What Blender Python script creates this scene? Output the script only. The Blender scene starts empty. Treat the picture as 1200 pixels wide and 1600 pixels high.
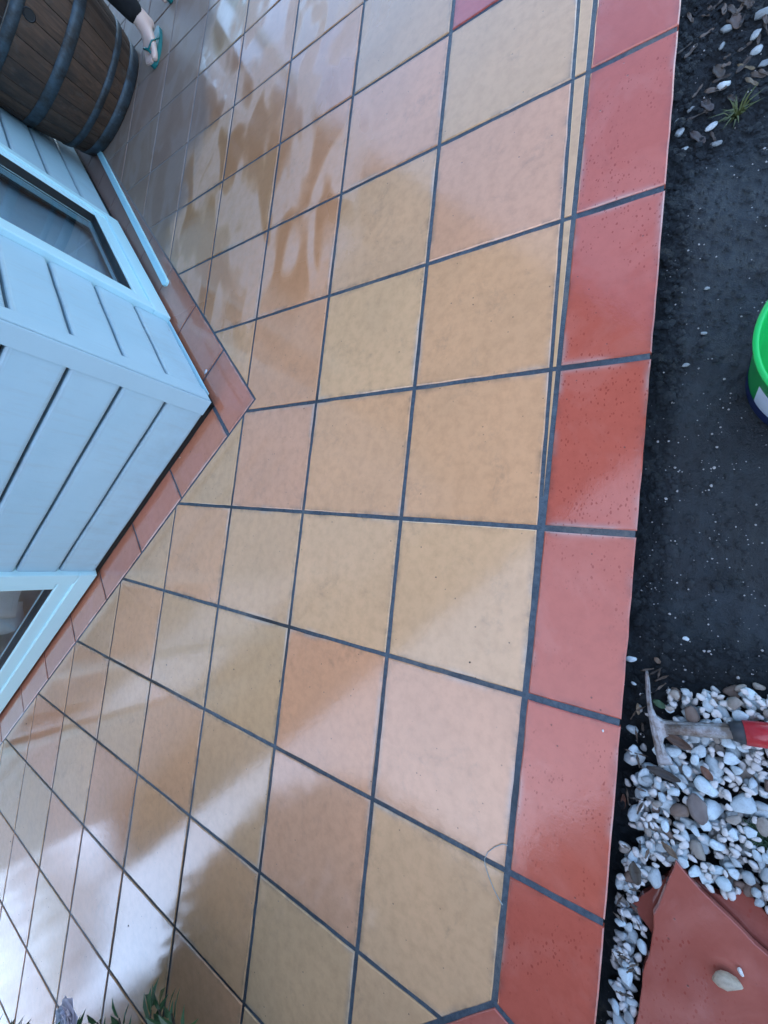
import bpy, bmesh, math, random
import numpy as np
from mathutils import Vector, Matrix, noise as mnoise
random.seed(7); np.random.seed(7)
sc = bpy.context.scene
col = sc.collection
R = math.radians

# ------------------------------------------------------------------ camera
CAM = Vector((-0.0556, -0.1459, 0.7832))
F_PX = 615.26                                   # focal length in pixels of a 1200 x 1600 frame
def _rodr(v):
    v = Vector(v); return Matrix.Rotation(v.length, 3, v.normalized())
RCV = _rodr((-0.1008, 0.5664, 0.0813)) @ Matrix(((0, -1, 0), (-1, 0, 0), (0, 0, -1)))
cam_d = bpy.data.cameras.new('camera'); cam = bpy.data.objects.new('camera', cam_d); col.objects.link(cam)
cam_d.sensor_fit = 'VERTICAL'; cam_d.sensor_height = 32.0; cam_d.lens = 32.0 * F_PX / 1600.0
cam_d.clip_start = 0.02; cam_d.clip_end = 2000
rows = [RCV[0], -RCV[1], -RCV[2]]
cam.matrix_world = Matrix.Translation(CAM) @ Matrix(rows).transposed().to_4x4()
sc.camera = cam
sc.render.resolution_x, sc.render.resolution_y = 768, 1024

# ------------------------------------------------------------------ sky, sun, exposure
SUN_EL, SUN_AZ = 52.0, 294.0
w = bpy.data.worlds.new('World'); sc.world = w; w.use_nodes = True
wn = w.node_tree; bg = wn.nodes['Background']
sky = wn.nodes.new('ShaderNodeTexSky'); sky.sky_type = 'NISHITA'; sky.sun_disc = False
sky.sun_elevation = R(SUN_EL); sky.sun_rotation = R(SUN_AZ); sky.air_density = 1.0; sky.dust_density = 0.3; sky.ozone_density = 3.6
wn.links.new(sky.outputs[0], bg.inputs[0]); bg.inputs[1].default_value = 0.15
sun_d = bpy.data.lights.new('sun', 'SUN'); sun_d.energy = 0.55; sun_d.angle = R(125); sun_d.color = (1.0, 0.93, 0.82)
sun = bpy.data.objects.new('sun', sun_d); col.objects.link(sun)
_az = R(SUN_AZ)
sdir = Vector((math.sin(_az) * math.cos(R(SUN_EL)), math.cos(_az) * math.cos(R(SUN_EL)), math.sin(R(SUN_EL))))
sun.rotation_euler = sdir.to_track_quat('Z', 'Y').to_euler()
sc.view_settings.view_transform = 'Standard'; sc.view_settings.look = 'None'
sc.view_settings.exposure = 1.95; sc.view_settings.gamma = 1.0; sc.view_settings.use_curve_mapping = False

# ------------------------------------------------------------------ helpers
def tag(o, label=None, cat=None, group=None, kind=None):
    if label: o['label'] = label
    if cat: o['category'] = cat
    if group: o['group'] = group
    if kind: o['kind'] = kind
    return o
def empty(name, loc=(0, 0, 0), parent=None, rz=0):
    o = bpy.data.objects.new(name, None); col.objects.link(o); o.location = loc; o.rotation_euler = (0, 0, rz)
    o.empty_display_size = 0.05
    if parent: o.parent = parent
    return o
def mesh_obj(name, me, mat=None, parent=None, color=None, loc=None):
    o = bpy.data.objects.new(name, me); col.objects.link(o)
    if mat and not me.materials: me.materials.append(mat)
    if parent: o.parent = parent
    if color: o.color = (*color, 1)
    if loc is not None: o.location = loc
    return o
class MB:
    def __init__(s): s.v = []; s.f = []
    def add(s, vs, fs):
        b = len(s.v); s.v += [tuple(x) for x in vs]; s.f += [tuple(b + i for i in f) for f in fs]; return s
    def prism(s, poly, fn, ch=0.0, depth=0.01, jit=0):
        """poly: ccw list of 2-D points; fn(x, y, h) -> 3-D; h=0 top, negative below; ch = chamfer of the top edge"""
        n = len(poly); inn = inset(poly, ch) if ch else None; b = len(s.v)
        if ch:
            s.v += [tuple(fn(x, y, 0)) for x, y in inn] + [tuple(fn(x, y, -ch * .8)) for x, y in poly] + [tuple(fn(x, y, -depth)) for x, y in poly]
            rings = 3
        else:
            s.v += [tuple(fn(x, y, 0)) for x, y in poly] + [tuple(fn(x, y, -depth)) for x, y in poly]; rings = 2
        s.f.append(tuple(b + i for i in range(n)))
        for r in range(rings - 1):
            for i in range(n):
                j = (i + 1) % n
                s.f.append((b + r * n + i, b + (r + 1) * n + i, b + (r + 1) * n + j, b + r * n + j))
        s.f.append(tuple(b + (rings - 1) * n + i for i in reversed(range(n))))
        return s
    def box(s, o, ax, ay, az):
        o, ax, ay, az = map(Vector, (o, ax, ay, az))
        p = [o, o + ax, o + ax + ay, o + ay]; p += [q + az for q in p]
        return s.add(p, [(3, 2, 1, 0), (4, 5, 6, 7), (0, 1, 5, 4), (1, 2, 6, 5), (2, 3, 7, 6), (3, 0, 4, 7)])
    def tube(s, path, rad, n=10, flat=1.0, up=(0, 0, 1)):
        path = [Vector(p) for p in path]; m = len(path); b = len(s.v); up = Vector(up)
        for i, p in enumerate(path):
            t = (path[min(i + 1, m - 1)] - path[max(i - 1, 0)]).normalized()
            a = t.cross(up); a = a.normalized() if a.length > 1e-4 else t.orthogonal().normalized()
            c = a.cross(t)
            r = rad[i] if hasattr(rad, '__len__') else rad
            for k in range(n):
                an = 2 * math.pi * k / n
                s.v.append(tuple(p + a * (r * math.cos(an)) + c * (r * flat * math.sin(an))))
        for i in range(m - 1):
            for k in range(n):
                q = (k + 1) % n
                s.f.append((b + i * n + k, b + i * n + q, b + (i + 1) * n + q, b + (i + 1) * n + k))
        s.f.append(tuple(b + k for k in reversed(range(n)))); s.f.append(tuple(b + (m - 1) * n + k for k in range(n)))
        return s
    def lathe(s, prof, n=48, c=(0, 0, 0), a0=0, a1=2 * math.pi, closed=True):
        b = len(s.v); m = len(prof); nn = n if closed else n + 1
        for k in range(nn):
            an = a0 + (a1 - a0) * k / n
            for r, z in prof: s.v.append((c[0] + r * math.cos(an), c[1] + r * math.sin(an), c[2] + z))
        for k in range(n):
            q = (k + 1) % nn
            for i in range(m - 1):
                s.f.append((b + k * m + i, b + q * m + i, b + q * m + i + 1, b + k * m + i + 1))
        return s
    def mesh(s, name, smooth=False):
        me = bpy.data.meshes.new(name); me.from_pydata(s.v, [], s.f); me.update()
        bm = bmesh.new(); bm.from_mesh(me); bmesh.ops.recalc_face_normals(bm, faces=bm.faces); bm.to_mesh(me); bm.free()
        if smooth:
            me.polygons.foreach_set('use_smooth', [True] * len(me.polygons))
        return me
    def build(s, name, mat, parent=None, smooth=False, color=None, bevel=0, seg=2, angle=35):
        o = mesh_obj(name, s.mesh(name, smooth), mat, parent, color)
        if bevel:
            m = o.modifiers.new('bevel', 'BEVEL'); m.width = bevel; m.segments = seg; m.limit_method = 'ANGLE'; m.angle_limit = R(angle)
            m.harden_normals = False
        return o
def area(p): return .5 * sum(p[i][0] * p[(i + 1) % len(p)][1] - p[(i + 1) % len(p)][0] * p[i][1] for i in range(len(p)))
def inset(poly, d):
    n = len(poly); out = []
    for i in range(n):
        p0, p1, p2 = (Vector(poly[(i + k) % n]) for k in (-1, 0, 1))
        e1 = (p1 - p0).normalized(); e2 = (p2 - p1).normalized()
        n1 = Vector((-e1.y, e1.x)); n2 = Vector((-e2.y, e2.x))
        k = 1 + n1.dot(n2)
        out.append(tuple(p1 + (n1 + n2) * (d / max(k, .2))))
    return out
def clip(poly, nx, ny, c):
    """keep the part with nx*x + ny*y >= c"""
    out = []; n = len(poly)
    for i in range(n):
        a, b = poly[i], poly[(i + 1) % n]; da = nx * a[0] + ny * a[1] - c; db = nx * b[0] + ny * b[1] - c
        if da >= 0: out.append(a)
        if (da >= 0) != (db >= 0):
            t = da / (da - db); out.append((a[0] + (b[0] - a[0]) * t, a[1] + (b[1] - a[1]) * t))
    return out
def worn(poly, step=0.03, amp=0.0006, rng=random):
    """edges of a real tile: a few extra points, slightly off the line"""
    out = []; n = len(poly)
    for i in range(n):
        a = Vector(poly[i]); b = Vector(poly[(i + 1) % n]); L = (b - a).length; k = max(1, int(L / step)); e = (b - a) / max(L, 1e-6); nn = Vector((-e.y, e.x))
        for q in range(k):
            p = a + (b - a) * (q / k) + (nn * rng.uniform(-amp, amp) if q else Vector((0, 0)))
            out.append(tuple(p))
    return out

# node helper --------------------------------------------------------------
class NT:
    def __init__(s, name):
        s.m = bpy.data.materials.new(name); s.m.use_nodes = True; s.t = s.m.node_tree; s.b = s.t.nodes['Principled BSDF']
        s.out = s.t.nodes['Material Output']
    def n(s, typ, *ins, o=0, **pr):
        nd = s.t.nodes.new('ShaderNode' + typ)
        named = {k: v for k, v in pr.items() if k.startswith('i_')}
        for k, v in pr.items():
            if not k.startswith('i_'): setattr(nd, k, v)
        for i, v in enumerate(ins): s.put(nd.inputs[i], v)
        for k, v in named.items(): s.put(nd.inputs[k[2:].replace('_', ' ')], v)
        s.last = nd
        return nd.outputs[o]
    def put(s, sock, v):
        if v is None: return
        if hasattr(v, 'is_output'): s.t.links.new(v, sock)
        else:
            if sock.type == 'RGBA' and len(v) == 3: v = (*v, 1)
            sock.default_value = v
    def pos(s): return s.n('NewGeometry')
    def obj(s): return s.n('TexCoord', o=3)
    def noise(s, vec, scale, detail=4, rough=.55, dist=0, o=0):
        return s.n('TexNoise', vec, i_Scale=scale, i_Detail=detail, i_Roughness=rough, i_Distortion=dist, o=o)
    def map(s, v, a, b, c=0., d=1., smooth=False):
        nd = s.t.nodes.new('ShaderNodeMapRange'); nd.interpolation_type = 'SMOOTHSTEP' if smooth else 'LINEAR'
        for i, x in enumerate((v, a, b, c, d)): s.put(nd.inputs[i], x)
        return nd.outputs[0]
    def math(s, op, a, b=0., c=None):
        nd = s.t.nodes.new('ShaderNodeMath'); nd.operation = op
        s.put(nd.inputs[0], a); s.put(nd.inputs[1], b)
        if c is not None: s.put(nd.inputs[2], c)
        return nd.outputs[0]
    def mix(s, f, a, b, mode='MIX'):
        nd = s.t.nodes.new('ShaderNodeMix'); nd.data_type = 'RGBA'; nd.blend_type = mode
        s.put(nd.inputs[0], f); s.put(nd.inputs[6], a); s.put(nd.inputs[7], b)
        return nd.outputs[2]
    def fmix(s, f, a, b):
        nd = s.t.nodes.new('ShaderNodeMix'); s.put(nd.inputs[0], f); s.put(nd.inputs[2], a); s.put(nd.inputs[3], b); return nd.outputs[0]
    def bump(s, h, dist=0.001, strength=1., prev=None):
        nd = s.t.nodes.new('ShaderNodeBump'); s.put(nd.inputs['Strength'], strength); s.put(nd.inputs['Distance'], dist)
        s.put(nd.inputs['Height'], h)
        if prev is not None: s.put(nd.inputs['Normal'], prev)
        return nd.outputs[0]
    def set(s, **kw):
        for k, v in kw.items(): s.put(s.b.inputs[k.replace('_', ' ')], v)
        return s
    def color(s): return s.n('ObjectInfo', o=1)
    def rnd(s): return s.n('ObjectInfo', o=5)

# ------------------------------------------------------------------ materials
def dust_masks(t):
    """masks shared by tiles and joints, in metres of the place: the dry dusty floor near the house wall and the half dried film beside it"""
    P = t.pos(); sx = t.n('SeparateXYZ', P); X, Y = t.last.outputs[0], t.last.outputs[1]
    nz = t.noise(P, 2.2, 3); nz2 = t.noise(P, 9, 3)
    yy = t.math('ADD', Y, t.math('ADD', t.math('MULTIPLY', t.math('SUBTRACT', nz, .5), .5), t.math('MULTIPLY', t.math('SUBTRACT', nz2, .5), .12)))
    dust = t.math('MULTIPLY', t.map(yy, 1.40, 1.56, smooth=True), t.map(X, .72, 1.0, smooth=True))
    zone = t.math('MULTIPLY', t.map(yy, .42, .75, smooth=True), t.map(X, .45, .8, smooth=True))
    return P, X, Y, dust, zone

def tile_material(name, red=False):
    t = NT(name); P, X, Y, dust, zone = dust_masks(t)
    rv = t.n('VectorMath', P, t.n('CombineXYZ', t.math('MULTIPLY', t.rnd(), 37.), t.math('MULTIPLY', t.rnd(), 91.), 0.), operation='ADD')
    base = t.color()
    m1 = t.noise(P, 3.6, 5, .6); m2 = t.noise(rv, 42, 5, .65); m3 = t.noise(rv, 260, 3, .6)
    c = t.mix(t.map(m1, .3, .7, 0, .55), base, t.mix(1., base, (.74, .80, .84) if not red else (.86, .8, .8), 'MULTIPLY'))
    c = t.mix(t.map(m2, .42, .72, 0, .38), c, t.mix(1., base, (.62, .60, .55) if not red else (.74, .66, .64), 'MULTIPLY'))
    ed = t.n('Attribute', attribute_name='edge', o=2)
    en = t.noise(P, 38, 5, .7); en2 = t.noise(P, 12, 3, .6)
    c = t.mix(t.math('MULTIPLY', t.math('POWER', ed, 1.6), t.map(t.math('ADD', t.math('MULTIPLY', en, .6), t.math('MULTIPLY', en2, .5)), .48, .68, 0, .55)), c, (.16, .13, .10) if not red else (.14, .055, .05))
    c = t.mix(t.math('MULTIPLY', t.math('POWER', ed, 2.5), t.map(t.noise(P, 5, 3), .52, .62, 0, .35)), c, (.55, .52, .48))
    # smudges and dark wear marks
    sm = t.math('MULTIPLY', t.map(t.noise(rv, 9, 6, .7, .6), .54, .74), t.map(t.noise(rv, 55, 6, .75), .40, .72))
    c = t.mix(t.math('MULTIPLY', sm, .5 if not red else .3), c, (.10, .095, .075) if not red else (.12, .04, .035))
    # tiny pits
    vo = t.n('TexVoronoi', rv, i_Scale=62., i_Randomness=1., o=0); pk = t.n('TexVoronoi', rv, i_Scale=62., o=1)
    few = t.map(t.n('SeparateColor', pk), .82, .86)
    pit = t.math('MULTIPLY', t.map(vo, .055, .12, 1, 0), few)
    c = t.mix(t.math('MULTIPLY', pit, .7), c, (.05, .045, .035))
    if not red:
        # half dried film: matt pale patches with a sharp, drawn-out edge
        mp = t.n('Mapping', P, (0, 0, 0), (0, 0, R(-58)), (1.7, 3.6, 1))
        bl = t.noise(mp, 2.3, 1.2, .45, .9)
        patch = t.math('MULTIPLY', t.map(bl, .47, .60, smooth=True), zone)
        patch = t.math('MULTIPLY', patch, t.map(t.noise(P, 30, 3), .25, .6, .55, 1.))
        c = t.mix(t.math('MULTIPLY', patch, .52), c, (.68, .47, .37))
        damp = t.math('MULTIPLY', zone, t.map(bl, .56, .42))
        c = t.mix(t.math('MULTIPLY', damp, .58), c, t.mix(1., base, (.62, .5, .36), 'MULTIPLY'))
        dull = t.math('MAXIMUM', patch, dust)
    else:
        # sky sheen of the water film painted paler, broken by beads as darker spots
        nw = t.n('VectorMath', P, t.n('VectorMath', t.n('TexNoise', P, i_Scale=90., i_Detail=2., o=1), (.006, .006, .006), operation='MULTIPLY'), operation='ADD')
        nw = t.n('Mapping', nw, (0, 0, 0), (0, 0, R(35)), (1., 1.7, 1))
        vo2 = t.n('TexVoronoi', nw, i_Scale=120., o=0); pk2 = t.n('TexVoronoi', nw, i_Scale=120., o=1)
        sz = t.map(t.n('SeparateColor', pk2), 0., 1., .10, .40)
        spot = t.map(t.math('DIVIDE', vo2, sz), .75, 1.05, 1, 0)
        area_ = t.map(t.noise(P, 5, 5, .65), .46, .56)
        spot = t.math('MULTIPLY', t.math('MULTIPLY', spot, area_), t.map(t.n('SeparateColor', pk2, o=1), .35, .4))
        spot = t.math('MULTIPLY', spot, t.map(Y, .03, .1, 1., 0.))
        film = t.map(t.noise(P, 5, 5, .6, .8), .50, .60)
        c = t.mix(t.math('MULTIPLY', film, .16), c, (.66, .26, .20))
        c = t.mix(t.math('MULTIPLY', spot, .55), c, (.26, .028, .018))
        dull = t.math('MAXIMUM', t.math('MULTIPLY', spot, .3), dust)
    c = t.mix(t.math('MULTIPLY', dust, .72), c, t.mix(t.noise(P, 20, 5), (.17, .135, .12), (.23, .19, .17)))
    rough = t.fmix(dull, t.fmix(zone, t.map(m2, .3, .7, .07, .15), .28), .52)
    h = t.math('ADD', t.math('MULTIPLY', m2, .35), t.math('ADD', t.math('MULTIPLY', m3, .16), t.math('MULTIPLY', pit, -.5)))
    nrm = t.bump(h, .0011, .75); nrm = t.bump(m1, .004, .5, nrm)
    t.set(Base_Color=c, Roughness=rough, Normal=nrm, IOR=1.36, Coat_Weight=t.map(dull, 0., 1., 1., .0), Coat_Roughness=.05, Coat_IOR=1.38)
    cn = t.bump(t.math('ADD', t.math('MULTIPLY', m2, .3), t.math('MULTIPLY', m3, .12)), .0009, .6)
    t.put(t.b.inputs['Coat Normal'], cn)
    return t.m
M_TILE = tile_material('glazed_clay_tile'); M_RED = tile_material('red_clay_tile', True)

def grout_material():
    t = NT('grey_grout'); P, X, Y, dust, zone = dust_masks(t)
    n = t.noise(P, 90, 6, .75); n2 = t.noise(P, 5, 4)
    c = t.mix(t.map(n, .35, .65), (.035, .060, .085), (.095, .135, .165))
    c = t.mix(t.map(n2, .5, .68, 0, .6), c, (.018, .022, .028))
    c = t.mix(t.math('MULTIPLY', t.map(t.noise(P, 3.1, 5, .65), .54, .66), t.map(n, .3, .6)), c, (.17, .16, .14))
    bk = t.math('MULTIPLY', t.map(t.noise(P, 1.7, 4, .6), .47, .55), t.math('MULTIPLY', t.map(X, .15, -.2), t.map(Y, .35, .7)))
    c = t.mix(t.math('MULTIPLY', bk, .92), c, (.006, .006, .007))
    c = t.mix(dust, c, (.30, .26, .24))
    t.set(Base_Color=c, Roughness=t.fmix(dust, .42, .85), Normal=t.bump(t.noise(P, 300, 5, .75), .0018, 1.))
    return t.m
M_GROUT = grout_material()

def simple(name, colr, rough=.5, var=.15, scale=20, bump=0., bscale=80, metal=0., coat=0., spec=.5, use_obj=False, flat=False):
    t = NT(name); P = t.obj()
    n = t.noise(P, scale, 5, .6)
    base = t.color() if use_obj else colr
    c = t.mix(t.map(n, .3, .7), t.mix(1., base, (1 - var,) * 3, 'MULTIPLY'), base)
    t.set(Base_Color=c, Roughness=rough if flat else t.map(n, .3, .7, rough * .85, min(1, rough * 1.15)), Metallic=metal, Coat_Weight=coat, Specular_IOR_Level=spec)
    if bump: t.set(Normal=t.bump(t.noise(P, bscale, 5, .65), bump, 1.))
    return t.m

def board_material():
    t = NT('weatherboard_paint'); P = t.pos()
    n = t.noise(P, 3.5, 5, .6); st = t.noise(t.n('Mapping', P, (0, 0, 0), (0, 0, 0), (14, 14, 2.)), 3, 5, .7)
    c = t.mix(t.map(n, .35, .7), (.41, .62, .72), (.46, .67, .77))
    c = t.mix(t.map(st, .52, .78, 0, .24), c, (.36, .38, .37))
    zz = t.n('SeparateXYZ', P, o=2)
    dirt = t.math('MULTIPLY', t.map(zz, .015, .30, 1., 0., True), t.map(t.noise(P, 9, 6, .7), .42, .72))
    c = t.mix(t.math('MULTIPLY', dirt, .22), c, (.22, .24, .23))
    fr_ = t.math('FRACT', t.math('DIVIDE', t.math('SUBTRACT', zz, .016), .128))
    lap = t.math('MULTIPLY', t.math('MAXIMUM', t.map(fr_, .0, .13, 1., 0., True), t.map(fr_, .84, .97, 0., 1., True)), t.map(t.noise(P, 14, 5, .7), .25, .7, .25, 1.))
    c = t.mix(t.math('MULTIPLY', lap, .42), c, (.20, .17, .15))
    spk = t.n('TexVoronoi', P, i_Scale=18., o=0); pk = t.n('TexVoronoi', P, i_Scale=18., o=1)
    c = t.mix(t.math('MULTIPLY', t.map(spk, .05, .09, .6, 0), t.map(t.n('SeparateColor', pk), .88, .9)), c, (.2, .2, .2))
    t.set(Base_Color=c, Roughness=.42, Normal=t.bump(t.noise(P, 35, 5, .6), .0012, .5))
    return t.m
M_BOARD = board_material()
M_TRIM = simple('corner_trim_paint', (.45, .66, .76), .42, .06, 5, .0006, 60)
M_PVC = simple('white_window_plastic', (.58, .88, .95), .34, .03, 6, flat=True)
M_SEAL = simple('black_window_seal', (.012, .013, .015), .5)
M_DARKGAP = simple('shadow_gap_dark', (.018, .014, .012), .8, .3, 20)  # near black stands in for shade in the gaps round the boards
M_ROOM = simple('room_lining', (.30, .31, .32), .8)
M_SOFFIT = simple('eave_lining', (.20, .16, .11), .7, .12, 3)
M_ROOF = simple('roof_sheet', (.10, .10, .11), .5)
M_CURT = simple('curtain_cloth', (.72, .74, .80), .85, .1, 30, .0006, 500)
M_BATTEN = simple('white_painted_batten', (.50, .86, .95), .35, .06, 14)
def glass_material():
    t = NT('window_glass'); 
    tr = t.n('BsdfTransparent', (.92, .96, .97, 1)); gl = t.n('BsdfGlossy', (1, 1, 1, 1), .02)
    bf = t.n('NewGeometry', o=6); fr = t.n('Fresnel', t.fmix(bf, 1.52, 1 / 1.52)); f = t.math('MINIMUM', t.math('MULTIPLY', fr, 1.25), 1.)
    mx = t.n('MixShader', f, tr, gl)
    t.t.links.new(mx, t.out.inputs[0]); return t.m
M_GLASS = glass_material()

def wood_material():
    t = NT('barrel_oak'); P = t.obj()
    rv = t.n('VectorMath', P, t.n('CombineXYZ', t.math('MULTIPLY', t.rnd(), 37.), t.math('MULTIPLY', t.rnd(), 9.), 0.), operation='ADD')
    g = t.noise(t.n('Mapping', rv, (0, 0, 0), (0, 0, 0), (26, 26, 1.6)), 2.4, 6, .65, 1.2); b = t.noise(rv, 6, 4, .6)
    c = t.mix(t.map(g, .3, .7), (.045, .024, .015), (.13, .066, .038))
    c = t.mix(t.map(t.rnd(), 0., 1., 0., .5), c, (.07, .04, .025))
    c = t.mix(t.map(b, .48, .68, 0, .75), c, (.022, .018, .016)); c = t.mix(t.map(t.noise(rv, 22, 5, .7), .55, .75, 0, .45), c, (.13, .11, .095))
    t.set(Base_Color=c, Roughness=.6, Normal=t.bump(g, .002, .6)); return t.m
M_OAK = wood_material()
def hoop_material():
    t = NT('rusted_hoop_iron'); P = t.obj(); n = t.noise(P, 14, 6, .7); n2 = t.noise(P, 90, 4)
    c = t.mix(t.map(n, .4, .65), (.075, .105, .13), (.05, .045, .042)); c = t.mix(t.map(n2, .55, .8, 0, .4), c, (.13, .17, .20))
    t.set(Base_Color=c, Roughness=t.map(n, .3, .7, .42, .65), Metallic=.4, Normal=t.bump(n2, .001, .5)); return t.m
M_HOOP = hoop_material()

def soil_material():
    t = NT('wet_dark_soil'); P = t.pos()
    a = t.noise(P, 16, 6, .65); b = t.noise(P, 130, 6, .7); c_ = t.noise(P, 520, 4, .7)
    c = t.mix(t.map(a, .3, .7), (.003, .006, .009), (.008, .013, .017))
    c = t.mix(t.map(b, .45, .75, 0, .8), c, (.014, .021, .027))
    vo = t.n('TexVoronoi', P, i_Scale=150., o=0); pk = t.n('TexVoronoi', P, i_Scale=150., o=1)
    fl = t.math('MULTIPLY', t.map(vo, .10, .2, 1, 0), t.map(t.n('SeparateColor', pk), .955, .965))
    c = t.mix(t.math('MULTIPLY', t.map(t.noise(P, 7, 5, .6, .6), .5, .68), .7), c, t.mix(b, (.005, .010, .014), (.022, .034, .042)))  # bluish lighter patches painted for sky reflection on wet ground
    c = t.mix(fl, c, (.5, .52, .52))
    st = t.noise(t.n('Mapping', P, (0, 0, 0), (0, 0, R(25)), (5, 60, 1)), 3, 4, .6)
    c = t.mix(t.map(st, .62, .8, 0, .35), c, (.05, .06, .07))
    sX = t.n('SeparateXYZ', P); Xs, Ys = t.last.outputs[0], t.last.outputs[1]
    wob = t.math('MULTIPLY', t.math('SUBTRACT', t.noise(P, 8, 4), .5), .25)
    slab = t.math('MULTIPLY', t.math('MULTIPLY', t.map(t.math('ADD', Xs, wob), -.20, -.08), t.map(t.math('ADD', Xs, wob), .74, .62)), t.map(t.math('ADD', Ys, t.math('MULTIPLY', wob, .35)), -.165, -.205))
    sc_ = t.noise(t.n('Mapping', P, (0, 0, 0), (0, 0, R(-20)), (4, 26, 1)), 4, 6, .7, .4)
    cs_ = t.mix(t.map(t.noise(P, 6, 7, .72, .6), .42, .66), (.0015, .004, .007), (.016, .029, .039)); cs_ = t.mix(t.map(sc_, .5, .75, 0, .6), cs_, (.018, .030, .040)); cs_ = t.mix(t.map(c_, .5, .8, 0, .6), cs_, (.003, .006, .009))  # lighter blotches paint a wet sheen over near black
    c = t.mix(t.math('MULTIPLY', slab, .85), c, cs_); c = t.mix(fl, c, (.5, .52, .52))
    h = t.math('ADD', t.math('MULTIPLY', b, .6), t.math('ADD', t.math('MULTIPLY', c_, .35), t.math('MULTIPLY', fl, .3)))
    t.set(Base_Color=c, Roughness=t.fmix(slab, t.map(a, .35, .65, .38, .7), t.map(b, .3, .7, .25, .5)), Normal=t.bump(h, t.fmix(slab, .009, .0035), 1.), Specular_IOR_Level=.55); return t.m
M_SOIL = soil_material()
def pebble_material():
    t = NT('white_quartz_pebble'); P = t.obj()
    rv = t.n('VectorMath', P, t.n('CombineXYZ', t.math('MULTIPLY', t.rnd(), 7.), t.math('MULTIPLY', t.rnd(), 3.), 0.), operation='ADD')
    n = t.noise(rv, 1.6, 5, .6, .5); n2 = t.noise(rv, 9, 4, .7)
    c = t.mix(t.map(n, .42, .72, 0, .5), t.color(), t.mix(1., t.color(), (.55, .53, .50), 'MULTIPLY'))
    c = t.mix(t.map(n2, .57, .78, 0, .6), c, (.10, .085, .07))
    t.set(Base_Color=c, Roughness=t.map(n2, .3, .7, .28, .5), Normal=t.bump(n2, .06, .35), Subsurface_Weight=0.0); return t.m
M_PEB = pebble_material()

# ================================================================== GROUND
gm = MB(); gm.add([(-400, -400, -.12), (400, -400, -.12), (400, 400, -.12), (-400, 400, -.12)], [(0, 1, 2, 3)])
tag(gm.build('ground', M_SOIL), kind='structure')

# ---- the bed of soil along the edge of the paving, with real lumps
SX0, SX1, SY0, SY1, STEP = -1.25, 1.45, -.85, -.105, .0045
def fb(x, y, s, o=3):
    return mnoise.fractal(Vector((x * s, y * s, 3.7)), 1.0, 2.0, o)
def soil_base(x, y):
    """height of the bed without its crumbs: smooth trampled middle, lumpier litter ends"""
    rough = min(1, max(0, (x - .62) / .15)) + min(1, max(0, (-.12 - x) / .12)) + .8 * min(1, max(0, (y + .215) / .05))
    rough = min(1.2, rough)
    z = -.052 + .006 * fb(x, y, 4) + (.0010 + .007 * rough) * fb(x, y, 17, 4)
    z += (.0006 + .0030 * rough) * fb(x, y, 70, 3)
    return z
nx = int((SX1 - SX0) / STEP) + 1; ny = int((SY1 - SY0) / STEP) + 1
sv = []; 
for j in range(ny):
    y = SY0 + j * STEP
    for i in range(nx):
        x = SX0 + i * STEP
        edge = min(1, min(i, nx - 1 - i, j) / 12)
        z = soil_base(x, y) + .0012 * mnoise.noise(Vector((x * 190, y * 190, 0)))
        sv.append((x, y, -.135 + (z + .135) * edge ** .5))
sf = [(j * nx + i, j * nx + i + 1, (j + 1) * nx + i + 1, (j + 1) * nx + i) for j in range(ny - 1) for i in range(nx - 1)]
me = bpy.data.meshes.new('soil_bed'); me.from_pydata(sv, [], sf); me.update(); me.polygons.foreach_set('use_smooth', [True] * len(me.polygons))
tag(mesh_obj('soil_bed', me, M_SOIL), kind='structure')

# ================================================================== PATIO
PT = .31                                              # tile pitch
r2 = math.sqrt(.5)
APEX = (.345, .885)                                   # outer corner of the red strip round the house
def y_in(x): return .0015 - .0232 * x                 # inner edge of the red front strip
def y_out(x): return -.148 - .0206 * x                # front edge of the paving
# left edge of the paving: a red strip at 45 degrees
PD = (-.842, y_in(-.842)); DN = (r2, r2)              # inward normal of that strip
d_in = DN[0] * PD[0] + DN[1] * PD[1]; d_out = d_in - .146
# outer corner of front strip and diagonal strip
_x = (d_out - DN[1] * -.148) / (DN[0] + DN[1] * -.0206) ; COUT = (_x, y_out(_x))
slab_poly = [(COUT[0] + .001, COUT[1] + .002), (6.5, y_out(6.5) + .002), (6.5, 8.), (-6.5, 8.), (-6.5, (d_out + .003 + 6.5 * DN[0]) / DN[1])]
sb = MB().prism(slab_poly, lambda x, y, h: (x, y, -.0028 + h), 0, .14)
patio = tag(sb.build('patio', M_GROUT), kind='structure')

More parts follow.
